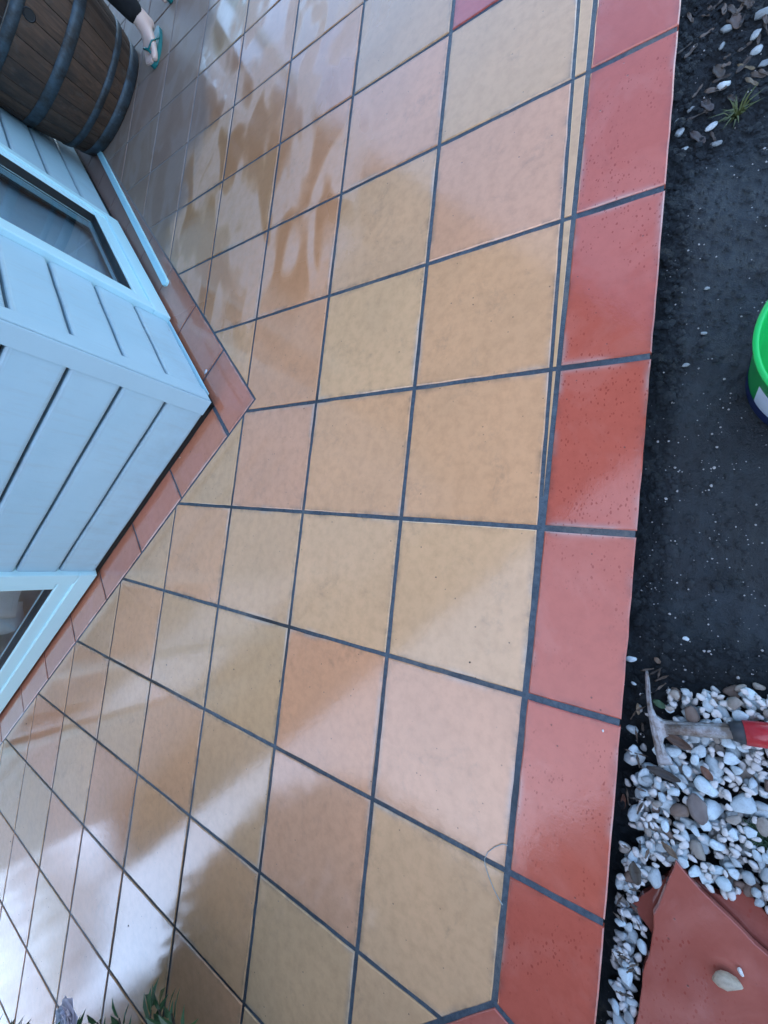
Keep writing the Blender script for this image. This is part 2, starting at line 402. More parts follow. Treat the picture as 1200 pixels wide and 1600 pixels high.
TINT = {'Y': (.775, .455, .24), 'O': (.755, .37, .19), 'T': (.755, .402, .205), 'G': (.70, .415, .22), 'P': (.765, .395, .225)}
known = {(1, 0): 'T', (0, 0): 'T', (-1, 0): 'Y', (1, 1): 'Y', (2, 1): 'Y', (0, 1): 'T', (-1, 1): 'Y', (1, 2): 'O', (2, 2): 'O', (0, 2): 'P', (-1, 2): 'G',
         (-1, 3): 'T', (-2, 3): 'G', (-2, 2): 'G', (-2, 1): 'O', (-2, 0): 'P', (-3, 2): 'G', (-3, 1): 'P', (-3, 0): 'Y', (-3, 3): 'T', (-2, 4): 'T', (-4, 1): 'G', (2, 0): 'P', (3, 0): 'Y', (3, 1): 'P', (2, 3): 'O', (3, 2): 'O'}
rt = random.Random(11)
def add_tile(poly, mat, colr, amp=.0007, ch=.0022, name='tile'):
    if len(poly) < 3 or abs(area(poly)) < 2e-5: return
    if area(poly) < 0: poly = poly[::-1]
    ed = [math.dist(poly[i], poly[(i + 1) % len(poly)]) for i in range(len(poly))]
    poly = [poly[i] for i in range(len(poly)) if ed[i] > .002]
    if len(poly) < 3: return
    small = min(max(p[0] for p in poly) - min(p[0] for p in poly), max(p[1] for p in poly) - min(p[1] for p in poly)) < .03
    pw = worn(poly, .03, amp, rt) if not small else poly
    cx = sum(p[0] for p in poly) / len(poly); cy = sum(p[1] for p in poly) / len(poly)
    tx, ty, dz = rt.gauss(0, .0012), rt.gauss(0, .0012), rt.uniform(-.0004, .0004)
    f = lambda x, y, h: (x, y, h + dz + tx * (x - cx) + ty * (y - cy))
    sharp = any(abs((Vector(poly[i]) - Vector(poly[i - 1])).angle(Vector(poly[(i + 1) % len(poly)]) - Vector(poly[i]), 0)) > 2.0 for i in range(len(poly)))
    if small: m = MB().prism(pw, f, .0008, .011); edge = None
    elif sharp or area(poly) < .02: m = MB().prism(pw, f, ch * .7, .011); edge = None
    else:
        n = len(pw); m = MB(); ins_ = inset(pw, ch); wide = inset(pw, .016)
        m.v = [f(x, y, 0) for x, y in wide] + [f(x, y, 0) for x, y in ins_] + [f(x, y, -ch * .8) for x, y in pw] + [f(x, y, -.011) for x, y in pw]
        m.f = [tuple(range(n))] + [(r * n + i, (r + 1) * n + i, (r + 1) * n + (i + 1) % n, r * n + (i + 1) % n) for r in range(3) for i in range(n)] + [tuple(3 * n + i for i in reversed(range(n)))]
        edge = [0.] * n + [1.] * (3 * n)
    v = rt.uniform(.96, 1.04)
    o = m.build(name, mat, patio, color=tuple(min(1, a * v * rt.uniform(.985, 1.015)) for a in colr))
    if edge: at_ = o.data.attributes.new('edge', 'FLOAT', 'POINT'); at_.data.foreach_set('value', edge)
    return o
G = .0048
A1 = r2 * APEX[0] + r2 * APEX[1]                      # left wall line : r2*x + r2*y = A1 (house beyond)
A2 = -r2 * APEX[0] + r2 * APEX[1]                     # right wall line: -r2*x + r2*y = A2
for a in range(-16, 17):
    for i in range(0, 24):
        x0, x1 = a * PT + G, (a + 1) * PT - G; y0, y1 = i * PT + G, (i + 1) * PT - G
        if i == 0: y0 = .0115
        p = [(x0, y0), (x1, y0), (x1, y1), (x0, y1)]
        if i == 0 and a < 0: p = clip(p, .0232, 1, .0015 + .0065)
        p = clip(p, DN[0], DN[1], d_in + .006)
        if len(p) < 3: continue
        # outside the house wedge
        inL = [r2 * q[0] + r2 * q[1] > A1 - G for q in p]; inR = [-r2 * q[0] + r2 * q[1] > A2 - G for q in p]
        if all(l and r for l, r in zip(inL, inR)): continue
        ax, ay = APEX[0], APEX[1] - G * 1.414
        if x0 < ax < x1 and y0 < ay < y1:
            # the tile notched round the apex
            ya = ay + (x1 - ax); yb = ay + (ax - x0)
            if ya <= y1: right = [(x1, ya)]
            else: right = [(x1, y1), (ax + (y1 - ay), y1)]
            left = [(x0, yb)] if yb <= y1 else [(ax - (y1 - ay), y1), (x0, y1)]
            p = [(x0, y0), (x1, y0)] + right + [(ax, ay)] + left
        else:
            pL = clip(p, -r2, -r2, -(A1 - G)); pR = clip(p, r2, -r2, -(A2 - G))
            cL = area(pL) if len(pL) > 2 else 0; cR = area(pR) if len(pR) > 2 else 0
            p = pL if cL >= cR else pR
        if len(p) < 3 or x0 > 4.6 or x1 < -4.6: continue
        k = known.get((a, i)) or rt.choice('YOTTGPTO')
        if (a, i) == (4, 0): add_tile(p, M_RED, (.54, .13, .10)); continue
        add_tile(p, M_TILE, TINT[k])
# slivers between the first joint and the red strip
for a in range(0, 15):
    x0, x1 = a * PT + G, (a + 1) * PT - G
    p = [(x0, y_in(x0) + .0045), (x1, y_in(x1) + .0045), (x1, .0045), (x0, .0045)]
    if a == 0: x0 = .06; p[0] = (x0, y_in(x0) + .004); p[3] = (x0, .0042)
    add_tile(p, M_TILE, TINT['Y'])
# red front strip
REDC = (.56, .130, .082)
CIN = PD
for a in range(-4, 15):
    x0, x1 = a * PT + G + .001, (a + 1) * PT - G - .001
    p = [(x0, y_out(x0)), (x1, y_out(x1)), (x1, y_in(x1) - .0045), (x0, y_in(x0) - .0045)]
    ex, ey = COUT[0] - CIN[0], COUT[1] - CIN[1]; L = math.hypot(ex, ey); n_ = (-ey / L, ex / L)   # mitre towards +x
    if n_[0] < 0: n_ = (-n_[0], -n_[1])
    p = clip(p, n_[0], n_[1], n_[0] * CIN[0] + n_[1] * CIN[1] + .005)
    if len(p) > 2: add_tile(p, M_RED, REDC, name='border_tile')
# red strip along the left edge, at 45 degrees
for k in range(-1, 16):
    s0, s1 = k * PT - .07, (k + 1) * PT - .07 - 2 * G
    o = PD; e = (-r2, r2)
    def q(s, d): return (o[0] + e[0] * s - DN[0] * d, o[1] + e[1] * s - DN[1] * d)
    p = [q(s0, .004), q(s1, .004), q(s1, .146), q(s0, .146)]
    p = clip(p if area(p) > 0 else p[::-1], -n_[0], -n_[1], -(n_[0] * CIN[0] + n_[1] * CIN[1]) + .005)
    if len(p) > 2: add_tile(p, M_RED, (.52, .14, .10), name='border_tile')
# red strip round the house
HB = (.58, .215, .12); BW = .148
def qL(s, d): return (APEX[0] - r2 * s + r2 * d, APEX[1] + r2 * s + r2 * d)
def qR(s, d): return (APEX[0] + r2 * s - r2 * d, APEX[1] + r2 * s + r2 * d)
add_tile([qR(.003, .003), qR(.278, .003), qR(.278, BW), qR(.003, BW)], M_RED, HB, name='border_tile')
for k in range(20):
    s0 = .162 + .304 * k; s1 = s0 + .296
    add_tile([qL(s0, .004), qL(s0, BW), qL(s1, BW), qL(s1, .004)], M_RED, HB, name='border_tile')
    s0 = .287 + .304 * k; s1 = s0 + .296
    add_tile([qR(s0, .004), qR(s1, .004), qR(s1, BW), qR(s0, BW)], M_RED, HB, name='border_tile')

# ================================================================== HOUSE
house = empty('house', (APEX[0], APEX[1] + .219, 0))
tag(house, 'pale weatherboard house with white framed windows meeting the tiles at its corner', 'house')
HI = Matrix.Translation(-house.location)
WC = Vector((APEX[0], APEX[1] + .219, 0)); O0 = Vector((0, 0, 0))          # parts use coordinates from the house corner
EL, NL = Vector((-r2, r2, 0)), Vector((-r2, -r2, 0)); ER, NR = Vector((r2, r2, 0)), Vector((r2, -r2, 0)); UZ = Vector((0, 0, 1))
def W3(e, n, s, off, z): return e * s + n * off + UZ * z
BZ, BP, BTOP = .020, .128, 2.36
def board(e, n, s0, s1, z0, z1, k):
    m = MB(); t0 = .0165 + random.uniform(-.001, .001); t1 = .004; f0 = -.012
    prof = [(f0, z1), (.008, z1), (.0115, z1 - .002), (.0138, z1 - .006), (.0148, z1 - .012), (t0, z0 + .011), (t0 - .0012, z0 + .004), (t0 - .004, z0 + .001), (t0 - .007, z0), (f0, z0)]
    N = 8; b = 0; vs = []
    for i in range(N + 1):
        s = s0 + (s1 - s0) * i / N; wv = .0009 * math.sin(i * 1.7 + k * 2.1)
        vs += [W3(e, n, s, o + wv, z) for o, z in prof]
    np_ = len(prof); fs = []
    for i in range(N):
        for j in range(np_):
            q = (j + 1) % np_; fs.append((i * np_ + j, i * np_ + q, (i + 1) * np_ + q, (i + 1) * np_ + j))
    fs.append(tuple(range(np_))); fs.append(tuple(N * np_ + j for j in range(np_)))
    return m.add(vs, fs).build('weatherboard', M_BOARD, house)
WL = (.905, 2.70); WR = (.507, 1.43); WZ0, WZ1 = .014, 2.05
kb = 0; nb = int((BTOP - BZ) / BP)
for k in range(nb):
    z0 = BZ + k * BP; z1 = z0 + BP - .008
    if z0 > WZ1 - .02:
        board(EL, NL, .034, 6.2, z0, z1, kb); board(ER, NR, .046, 6.2, z0, z1, kb + 1)
    else:
        board(EL, NL, .034, WL[0] - .001, z0, z1, kb); board(EL, NL, WL[1], 6.2, z0, z1, kb)
        board(ER, NR, .046, WR[0] - .001, z0, z1, kb + 1); board(ER, NR, WR[1] + .001, 6.2, z0, z1, kb + 2)
    kb += 3
# wall core and footing behind the boards, coloured dark for the shadow gaps
core = MB()
for e, n, wn_ in ((EL, NL, WL), (ER, NR, WR)):
    for s0, s1, z0, z1 in ((.02, wn_[0], .0, 2.4), (wn_[1], 6.2, .0, 2.4), (wn_[0], wn_[1], WZ1, 2.4), (wn_[0], wn_[1], .0, .02)):
        core.box(W3(e, n, s0, -.012, z0), e * (s1 - s0), -n * .09, UZ * (z1 - z0))
core.build('wall_core', M_DARKGAP, house)
foot = MB()
foot.box(W3(EL, NL, -.006, .006, -.002), EL * 6.2, -NL * .02, UZ * .018); foot.box(W3(ER, NR, -.006, .006, -.002), ER * 6.2, -NR * .02, UZ * .018)
foot.build('footing', M_DARKGAP, house)
# corner trim: two painted flanges
tr = MB()
tr.box(W3(EL, NL, -.023, .023, BZ + .004), EL * .059, -NL * .012, UZ * (BTOP - BZ - .01))
tr.box(W3(ER, NR, -.021, .023, BZ + .004), ER * .070, -NR * .012, UZ * (BTOP - BZ - .01))
tr.build('corner_trim', M_TRIM, house, bevel=.002)
# metal starter strip below the boards of the right wall
ss = MB(); ss.box(W3(ER, NR, .03, .0235, .0145), ER * (WR[0] - .03), -NR * .014, UZ * .0022); ss.build('starter_strip', M_PVC, house)

def window(e, n, s0, s1, z0, z1, name='window', mull=None):
    """outer frame standing proud of the boards, a stepped sash inside it, rubber seal and glass"""
    def frame(a0, a1, b0, b1, wd, o0, o1, bot=None):
        m = MB(); bt = bot or wd
        m.box(W3(e, n, a0, o0, b0), e * (a1 - a0), n * (o1 - o0), UZ * bt)
        m.box(W3(e, n, a0, o0, b1 - wd), e * (a1 - a0), n * (o1 - o0), UZ * wd)
        m.box(W3(e, n, a0, o0, b0 + bt), e * wd, n * (o1 - o0), UZ * (b1 - b0 - wd - bt))
        m.box(W3(e, n, a1 - wd, o0, b0 + bt), e * wd, n * (o1 - o0), UZ * (b1 - b0 - wd - bt))
        return m
    f = frame(s0, s1, z0, z1, .058, -.05, .036, .062).build(name, M_PVC, house, bevel=.004)
    frame(s0 + .053, s1 - .053, z0 + .057, z1 - .053, .052, -.045, .027, .056).build('sash', M_PVC, f, bevel=.006)
    frame(s0 + .103, s1 - .103, z0 + .111, z1 - .103, .007, -.02, .0205).build('seal', M_SEAL, f)
    g = MB(); g.box(W3(e, n, s0 + .108, .0, z0 + .116), e * (s1 - s0 - .216), n * .004, UZ * (z1 - z0 - .22))
    g.build('pane', M_GLASS, f)
    if mull:
        g = MB(); g.box(W3(e, n, mull - .03, -.04, z0 + .112), e * .06, n * .067, UZ * (z1 - z0 - .22)); g.build('mullion', M_PVC, f, bevel=.005)
    return f
window(EL, NL, WL[0], WL[1], WZ0, WZ1, mull=1.80)
window(ER, NR, WR[0], WR[1], WZ0, WZ1)
# the room behind the glass
rm = MB()
for (a, b, c, d) in (((-.1, .1), (-1.9, 2.0), (0, 4.2), (2.2, 2.1)),):
    rm.add([(-5, 5.3, .06), (5, 5.3, .06), (0, .16, .06)], [(0, 1, 2)])
    rm.add([(-5, 5.3, 2.4), (5, 5.3, 2.4), (0, .16, 2.4)], [(0, 1, 2)])
rm.add([(-2.6, 2.75, .06), (2.6, 2.75, .06), (2.6, 2.75, 2.4), (-2.6, 2.75, 2.4)], [(0, 1, 2, 3)])
rm.add([(-.02, .2, .06), (-.02, 2.75, .06), (-.02, 2.75, 2.4), (-.02, .2, 2.4)], [(0, 1, 2, 3)])
rm.build('room', M_ROOM, house)
# roof: narrow eave over the left wall, deep verandah roof over the right one
OL, OR, RH = .56, 1.75, 2.40
def XY(sl, sr): return Vector((APEX[0], WC.y)) * 0 + Vector(((sr - sl) * r2, (-sl - sr) * r2))   # offset sl out of the left wall, sr out of the right one
cn = XY(OL, OR)
def cs(e, s): return Vector((e.x * s, e.y * s))
rp = [cn, cs(ER, 7.) + Vector((NR.x, NR.y)) * OR, Vector((0, 10.5)), cs(EL, 7.) + Vector((NL.x, NL.y)) * OL]
rp = [tuple(p) for p in rp]
so = MB().prism(rp, lambda x, y, h: (x, y, RH + .02 + h), 0, .02).build('soffit', M_SOFFIT, house)
inn = inset(rp, -.04)
MB().prism(inn, lambda x, y, h: (x, y, RH + .16 + h), 0, .135).build('roof', M_ROOF, house)
# verandah post, out of the picture to the right
vp = MB(); pc = cs(ER, 4.6) + Vector((NR.x, NR.y)) * (OR - .12)
vp.box((pc.x - .045, pc.y - .045, -.001), (.09, 0, 0), (0, .09, 0), (0, 0, RH)); vp.build('verandah_post', M_PVC, house, bevel=.006)

# curtain behind the left window: a scalloped valance in two tiers
def curtain(z0, z1, s0, s1, off, ph, lab):
    m = MB(); n = 160; rows_ = 10
    for j in range(rows_ + 1):
        t_ = j / rows_
        for i in range(n + 1):
            s = s0 + (s1 - s0) * i / n
            a = s * 26 + ph
            bot = z0 + .05 * abs(math.sin(a * .25))
            z = z1 + (bot - z1) * t_
            o = off + (.010 + .022 * t_) * math.sin(a) + .006 * math.sin(a * 2.3 + 1)
            m.v.append(tuple(WC + W3(EL, NL, s, o, z)))
    for j in range(rows_):
        for i in range(n):
            m.f.append((j * (n + 1) + i, j * (n + 1) + i + 1, (j + 1) * (n + 1) + i + 1, (j + 1) * (n + 1) + i))
    o = m.build('curtain', M_CURT, smooth=True); md = o.modifiers.new('thickness', 'SOLIDIFY'); md.thickness = .0015
    return tag(o, lab, 'curtain')
curtain(.125, 2.0, 1.03, 1.30, -.060, .4, 'pale scalloped curtain hanging nearest the glass behind the lower window')
curtain(.105, 2.0, 1.27, 2.5, -.085, 2.2, 'pale curtain set further back behind the lower window glass')

M_TINT_CLOTH = simple('glass_tint_cloth', (.40, .56, .68), .8, .15, 12, .0005, 300)  # added sheet, its blue grey stands in for soft reflection on the glass
lb = MB(); lb.box(WC + W3(EL, NL, WL[0] + .07, -.16, .03), EL * (WL[1] - WL[0] - .14), NL * .003, UZ * 2.0)
tag(lb.build('blind', simple('pale_blind_cloth', (.50, .56, .56), .8, .1, 12)), 'pale blind drawn down behind the curtain of the lower window', 'blind')
bl_ = MB(); nseg = 24
for i in range(nseg + 1):
    z = .10 + 1.9 * i / nseg
    for s_ in (WR[0] + .07, WR[1] - .07): bl_.v.append(tuple(WC + W3(ER, NR, s_, -.075 + .004 * math.sin(i * 1.3), z)))
for i in range(nseg): bl_.f.append((2 * i, 2 * i + 1, 2 * i + 3, 2 * i + 2))
o = bl_.build('blind', M_TINT_CLOTH, smooth=True); md = o.modifiers.new('thickness', 'SOLIDIFY'); md.thickness = .002
tag(o, 'blue grey sheet added behind the upper window to make its glass look bluish', 'blind')

# ================================================================== BARREL PLANTER
BC = Vector((2.243, 2.472, 0))
barrel = empty('half_barrel', BC); tag(barrel, 'dark oak half barrel with grey iron hoops standing against the wall', 'barrel')
BH = .485
def br(z): return .288 + .098 * (1 - (1 - min(z, .5) / .5) ** 2)        # stave radius
NS = 26
for k in range(NS):
    a0 = 2 * math.pi * k / NS + .004; a1 = 2 * math.pi * (k + 1) / NS - .004; m = MB(); vs = []; zs = [0, .03, .12, .22, .32, .42, BH]
    dr = random.uniform(-.0015, .0015)
    for z in zs:
        ro = br(z) + dr; ri = ro - .026
        for r_, an in ((ro - .002, a0), (ro + .0012, (a0 * 2 + a1) / 3), (ro + .0012, (a0 + 2 * a1) / 3), (ro - .002, a1), (ri, a1), (ri, a0)):
            vs.append((r_ * math.cos(an), r_ * math.sin(an), z))
    fs = [(i * 6 + j, i * 6 + (j + 1) % 6, (i + 1) * 6 + (j + 1) % 6, (i + 1) * 6 + j) for i in range(len(zs) - 1) for j in range(6)]
    fs += [tuple(range(5, -1, -1)), tuple((len(zs) - 1) * 6 + j for j in range(6))]
    m.add(vs, fs).build('stave', M_OAK, barrel)
MB().lathe([(0.001, .03), (.268, .03), (.268, .05), (.001, .05)], 32).build('barrel_base', M_OAK, barrel)
def hoop(z0, z1):
    h = MB().lathe([(br(z0) - .001, z0), (br(z0) + .0035, z0 + .001), (br((z0 + z1) / 2) + .004, (z0 + z1) / 2), (br(z1) + .0035, z1 - .001), (br(z1) - .001, z1)], 72).build('hoop', M_HOOP, barrel, smooth=True)
    for da in (0, .05):
        an = R(225) + da + z0 * 3
        z = (z0 + z1) / 2; rr = br(z) + .0042
        c = Vector((rr * math.cos(an), rr * math.sin(an), z))
        rv_ = MB().lathe([(.0001, .0022), (.004, .0015), (.0055, 0), (.0055, -.002)], 10)
        q = Vector((math.cos(an), math.sin(an), 0)).to_track_quat('Z', 'Y').to_matrix()
        rv_.v = [tuple(c + q @ Vector(v)) for v in rv_.v]
        rv_.build('rivet', M_HOOP, h)
for z0, z1 in ((.002, .052), (.098, .128), (.262, .308), (.444, .484)): hoop(z0, z1)
an = R(236); z = .425; c = Vector(((br(z) + .0008) * math.cos(an), (br(z) + .0008) * math.sin(an), z))
bh = MB().lathe([(.0001, .0015), (.017, .0015), (.020, .003), (.023, .0005), (.023, -.004)], 20)
q = Vector((math.cos(an), math.sin(an), -.1)).to_track_quat('Z', 'Y').to_matrix(); bh.v = [tuple(c + q @ Vector(v)) for v in bh.v]
bh.build('bung_hole', M_SEAL, barrel)
so_ = MB(); so_.lathe([(.0005, .43), (.12, .436), (.24, .428), (.352, .42)], 40); so_.build('potting_soil', M_SOIL, barrel, smooth=True)

# white batten lying along the wall in front of the barrel
pa, pb = Vector((.912, 1.522, .012)), Vector((2.02, 2.55, .012))
dv = (pb - pa).normalized(); nv = Vector((-dv.y, dv.x, 0)); L = (pb - pa).length
bt = MB().prism([(0, .006), (.010, 0), (L, 0), (L, .032), (.016, .032), (0, .020)], lambda x, y, h: tuple(pa + dv * x + nv * y + UZ * h), .002, .0118)
bt.build('batten', M_BATTEN, None); tag(bpy.data.objects['batten'], 'long white painted batten lying on the red strip below the upper window', 'batten')

# ================================================================== THINGS IN THE BED
RT = RCV.transposed()
def at(u, v, z):
    """point of the place at height z that the photograph shows at (u, v)"""
    d = RT @ Vector(((u - 600) / F_PX, (v - 800) / F_PX, 1)); t_ = (z - CAM.z) / d.z; return CAM + d * t_
def px(p):
    q = RCV @ (Vector(p) - CAM)
    return (F_PX * q.x / q.z + 600, F_PX * q.y / q.z + 800) if q.z > 1e-3 else (9e9, 9e9)

# ---- plates of broken red tile
M_SHARD = tile_material('broken_red_tile', True)
def plate(name, pts, z, th, tilt, label, colr, cat='broken tile'):
    P_ = [at(u, v, z) for u, v in pts]; poly = [(p.x, p.y) for p in P_]
    if area(poly) < 0: poly = poly[::-1]
    poly = worn(poly, .013, .0016, random.Random(len(pts)))
    cx = sum(p[0] for p in poly) / len(poly); cy = sum(p[1] for p in poly) / len(poly)
    m = MB().prism([(x - cx, y - cy) for x, y in poly], lambda x, y, h: (x, y, h + x * tilt[0] + y * tilt[1]), .0012, th)
    o = m.build(name, M_SHARD, None, color=colr); o.location = (cx, cy, z)
    return tag(o, label, cat)
plate('broken_tile', [(984, 1415), (1046, 1366), (1085, 1400), (1068, 1480), (1030, 1478), (1012, 1448)], -.030, .011, (.0, .0),
      'small pointed piece of broken red tile sticking out under the largest piece', (.25, .07, .052))
plate('broken_tile', [(1085, 1372), (1108, 1392), (1128, 1400), (1146, 1399), (1164, 1389), (1185, 1412), (1206, 1438), (1290, 1530), (1210, 1590), (1110, 1470)], -.032, .012, (0, .0),
      'red tile piece with a curved notch lying behind the largest piece', (.30, .082, .06))
plate('broken_tile', [(1056, 1345), (1078, 1372), (1094, 1390), (1120, 1416), (1160, 1455), (1202, 1496), (1290, 1575), (1240, 1760), (980, 1730), (990, 1620), (1000, 1562), (1004, 1520), (1015, 1490), (1018, 1468), (1021, 1428), (1034, 1402), (1046, 1370)],
      -.014, .011, (.0, .02), 'largest piece of broken red tile lying on the others on the pebbles', (.38, .105, .075))

# ---- pebbles: dropped one by one on a height map so that they rest on the soil and on one another
HS = .003; hx0, hy0, hx1, hy1 = -1.2, -.8, -.14, -.14
HW = int((hx1 - hx0) / HS); HH = int((hy1 - hy0) / HS)
hm = np.zeros((HH, HW))
for j in range(HH):
    for i in range(HW): hm[j, i] = soil_base(hx0 + i * HS, hy0 + j * HS)
def stone_mesh(k, name='pebble'):
    rg = random.Random(900 + k); bm = bmesh.new(); bmesh.ops.create_icosphere(bm, subdivisions=2, radius=1)
    o = Vector((rg.uniform(-9, 9), rg.uniform(-9, 9), k * 3.1)); ang = [Vector((rg.gauss(0, 1), rg.gauss(0, 1), rg.gauss(0, .7))).normalized() for _ in range(9)]
    cut = [rg.uniform(.55, .82) for _ in ang]
    for v in bm.verts:
        p = v.co.copy(); f = 1 + .20 * mnoise.noise(p * 1.1 + o) + .07 * mnoise.noise(p * 2.7 + o)
        p *= f
        for a, c in zip(ang, cut):
            d = p.dot(a)
            if d > c: p -= a * (d - c) * .93
        v.co = p
    me_ = bpy.data.meshes.new(name); bm.to_mesh(me_); bm.free(); me_.polygons.foreach_set('use_smooth', [True] * len(me_.polygons)); me_.materials.append(M_PEB); return me_
SM = [stone_mesh(k) for k in range(14)]
rp_ = random.Random(5)
# footprint reserved by mattock, tile plates
plates = [o for o in col.objects if o.name.startswith('broken_tile')]
def in_poly(x, y, poly):
    c = False; n = len(poly)
    for i in range(n):
        (x0, y0), (x1, y1) = poly[i], poly[(i + 1) % n]
        if (y0 > y) != (y1 > y) and x < (x1 - x0) * (y - y0) / (y1 - y0) + x0: c = not c
    return c
plate_polys = []
for o in plates:
    n = (len(o.data.vertices)) // 3
    plate_polys.append([(v.co.x + o.location.x, v.co.y + o.location.y) for v in list(o.data.vertices)[n:2 * n]])
def density(x, y):
    u, v = px((x, y, -.04))
    if y > -.158 - .02 * x: return 0
    if u > 1330 or v < 1080: 
        return 0 if v < 1072 or u < 1100 else .25
    # loose dark strip along the edge
    lim = 1045 if v < 1200 else (1000 if v < 1330 else 980)
    if v > 1400: lim = 950
    if u < lim: return .06 if v > 1180 else .05
    return 1.
placed = []
tries = 0
while len(placed) < 1900 and tries < 55000:
    tries += 1
    x, y = rp_.uniform(-.88, -.2), rp_.uniform(-.43, -.15)
    dd = density(x, y)
    if rp_.random() > dd: continue
    a = min(.020, max(.006, rp_.lognormvariate(math.log(.0086), .38))); b = a * rp_.uniform(.58, .85); c = b * rp_.uniform(.5, .75)
    if any(in_poly(x, y, p) or in_poly(x + a * .7, y, p) or in_poly(x - a * .7, y, p) or in_poly(x, y + a * .7, p) or in_poly(x, y - a * .7, p) for p in plate_polys): continue
    th_ = rp_.uniform(0, math.pi)
    i0, j0 = int((x - hx0) / HS), int((y - hy0) / HS); k = int(a / HS) + 1
    if i0 - k < 0 or j0 - k < 0 or i0 + k >= HW or j0 + k >= HH: continue
    sub = hm[j0 - k:j0 + k + 1, i0 - k:i0 + k + 1]; yy, xx = np.mgrid[-k:k + 1, -k:k + 1] * HS
    xr = xx * math.cos(th_) + yy * math.sin(th_); yr = -xx * math.sin(th_) + yy * math.cos(th_)
    q = (xr / a) ** 2 + (yr / b) ** 2; ins = q < 1
    if not ins.any(): continue
    surf = np.sqrt(np.clip(1 - q, 0, 1)) * c
    zc = np.percentile((sub + surf * .55)[ins], 84)
    if zc > -.019: continue
    sub[ins] = np.maximum(sub[ins], zc + surf[ins])
    placed.append((x, y, zc, a, b, c, th_))
def pebble_color():
    t_ = rp_.random()
    if t_ < .62: g_ = rp_.uniform(.66, .90); return (g_ * .79, g_ * .94, g_)
    if t_ < .88: g_ = rp_.uniform(.36, .60); return (g_ * .85, g_ * .96, g_)
    if t_ < .97: g_ = rp_.uniform(.25, .4); return (g_ * 1.1, g_ * .98, g_ * .85)
    return (.20, .14, .11)
def vis(p):
    u, v = px(p[:3]); return -8 < u < 1208 and -8 < v < 1608
inview = sorted([p for p in placed if vis(p)], key=lambda p: -p[3] * p[4])
keep = inview[:300]; rest = [p for p in placed if p not in set(keep)]
def stone(p, name='pebble', label=None, cat=None, group=None, colr=None, mesh=None):
    x, y, z, a, b, c, th_ = p
    o = mesh_obj(name, mesh or rp_.choice(SM), None, None, colr or pebble_color(), (x, y, z))
    o.scale = (a, b, c); o.rotation_euler = (rp_.gauss(0, .22), rp_.gauss(0, .22), th_)
    if label: tag(o, label, cat, group)
    return o
def pebble_label(p, c):
    u, v = px(p[:3]); g_ = sum(c) / 3
    look = ('brown' if c[0] > c[2] else 'grey' if g_ < .55 else 'white'); size = 'large ' if p[3] > .0135 else 'small ' if p[3] < .0085 else ''
    if u < 1010 and v > 1330: place = 'in the gap between the red edge and the broken tile'
    elif u < 1035: place = 'in the loose fringe along the foot of the red edge'
    elif v < 1135: place = 'above the mattock handle'
    elif v < 1215: place = 'just below the mattock handle'
    elif v < 1300: place = 'in the middle of the heap around the flat grey leaf'
    else: place = 'at the lower side of the heap above the broken tile'
    return size + look + ' pebble ' + place
for p in keep:
    c_ = pebble_color(); stone(p, 'pebble', pebble_label(p, c_), 'pebble', 'pebbles heaped by the mattock', c_)
mm = MB()
for p in rest:
    x, y, z, a, b, c, th_ = p; me_ = rp_.choice(SM); mt = Matrix.Translation((x, y, z)) @ Matrix.Rotation(th_, 4, 'Z') @ Matrix.Diagonal((a, b, c, 1))
    mm.add([mt @ v.co for v in me_.vertices], [tuple(f.vertices) for f in me_.polygons])
o = mm.build('pebbles', M_PEB, None, smooth=True, color=(.6, .59, .57)); tag(o, 'white pebbles filling the gaps at the margin of the heap', 'pebbles', kind='stuff')

# single stones on the soil away from the heap: (u, v, long half axis mm, angle, label)
lone = [(1131, 134, 15, .2, 'squarish white stone on dark litter near the grass tuft', .74), (1112, 198, 13, .9, 'round white stone just below the grass tuft', .76), (1062, 207, 15, 1.0, 'oval pale stone touching the red edge near the top of the picture', .5),
        (1070, 233, 9, .3, 'small angular pale stone below the oval one at the red edge', .45), (1184, 78, 15, .9, 'slanting oval white stone at the far right of the litter', .6), (1180, 55, 12, 1., 'smaller white stone just above the slanting oval one', .5),
        (1136, 46, 16, .7, 'elongated grey stone in the litter at the top', .33), (1190, 22, 18, .4, 'large grey stone at the top right corner', .34), (1128, 72, 9, 1.2, 'small greenish stone left of the white ones in the litter', .36),
        (1078, 172, 9, .9, 'dull small stone by the red edge above the oval one', .28), (1057, 190, 7, 1.4, 'tiny dull stone wedged at the red edge', .25), (1193, 100, 13, .6, 'grey stone at the right margin of the litter', .3), (1120, 225, 12, .3, 'flat grey stone at the start of the bare soil', .3),
        (1100, 521, 7, .2, 'small curled pale chip on bare soil left of the bucket', .5), (1072, 571, 8, .5, 'yellowish chip on bare soil between edge and bucket', .42), (1071, 998, 8, .4, 'bright white crumb on the bare soil above the mattock', .8),
        (986, 1030, 12, .8, 'two pointed white stone chip touching the red edge above the mattock', .8), (990, 1068, 6, .3, 'small white chip beside the mattock point', .8), (1105, 451, 6, .3, 'tiny pale chip on the bare soil', .5)]
for u, v, a, th_, lab, g_ in lone:
    p = at(u, v, -.048); z = soil_base(p.x, p.y); a = a * .82 / 1000
    p = at(u, v, z + a * .25)
    stone((p.x, p.y, z + a * .28, a, a * .68, a * .5, th_ + 1.2), 'stone', lab, 'stone', None, (g_ * .82, g_ * .95, g_))

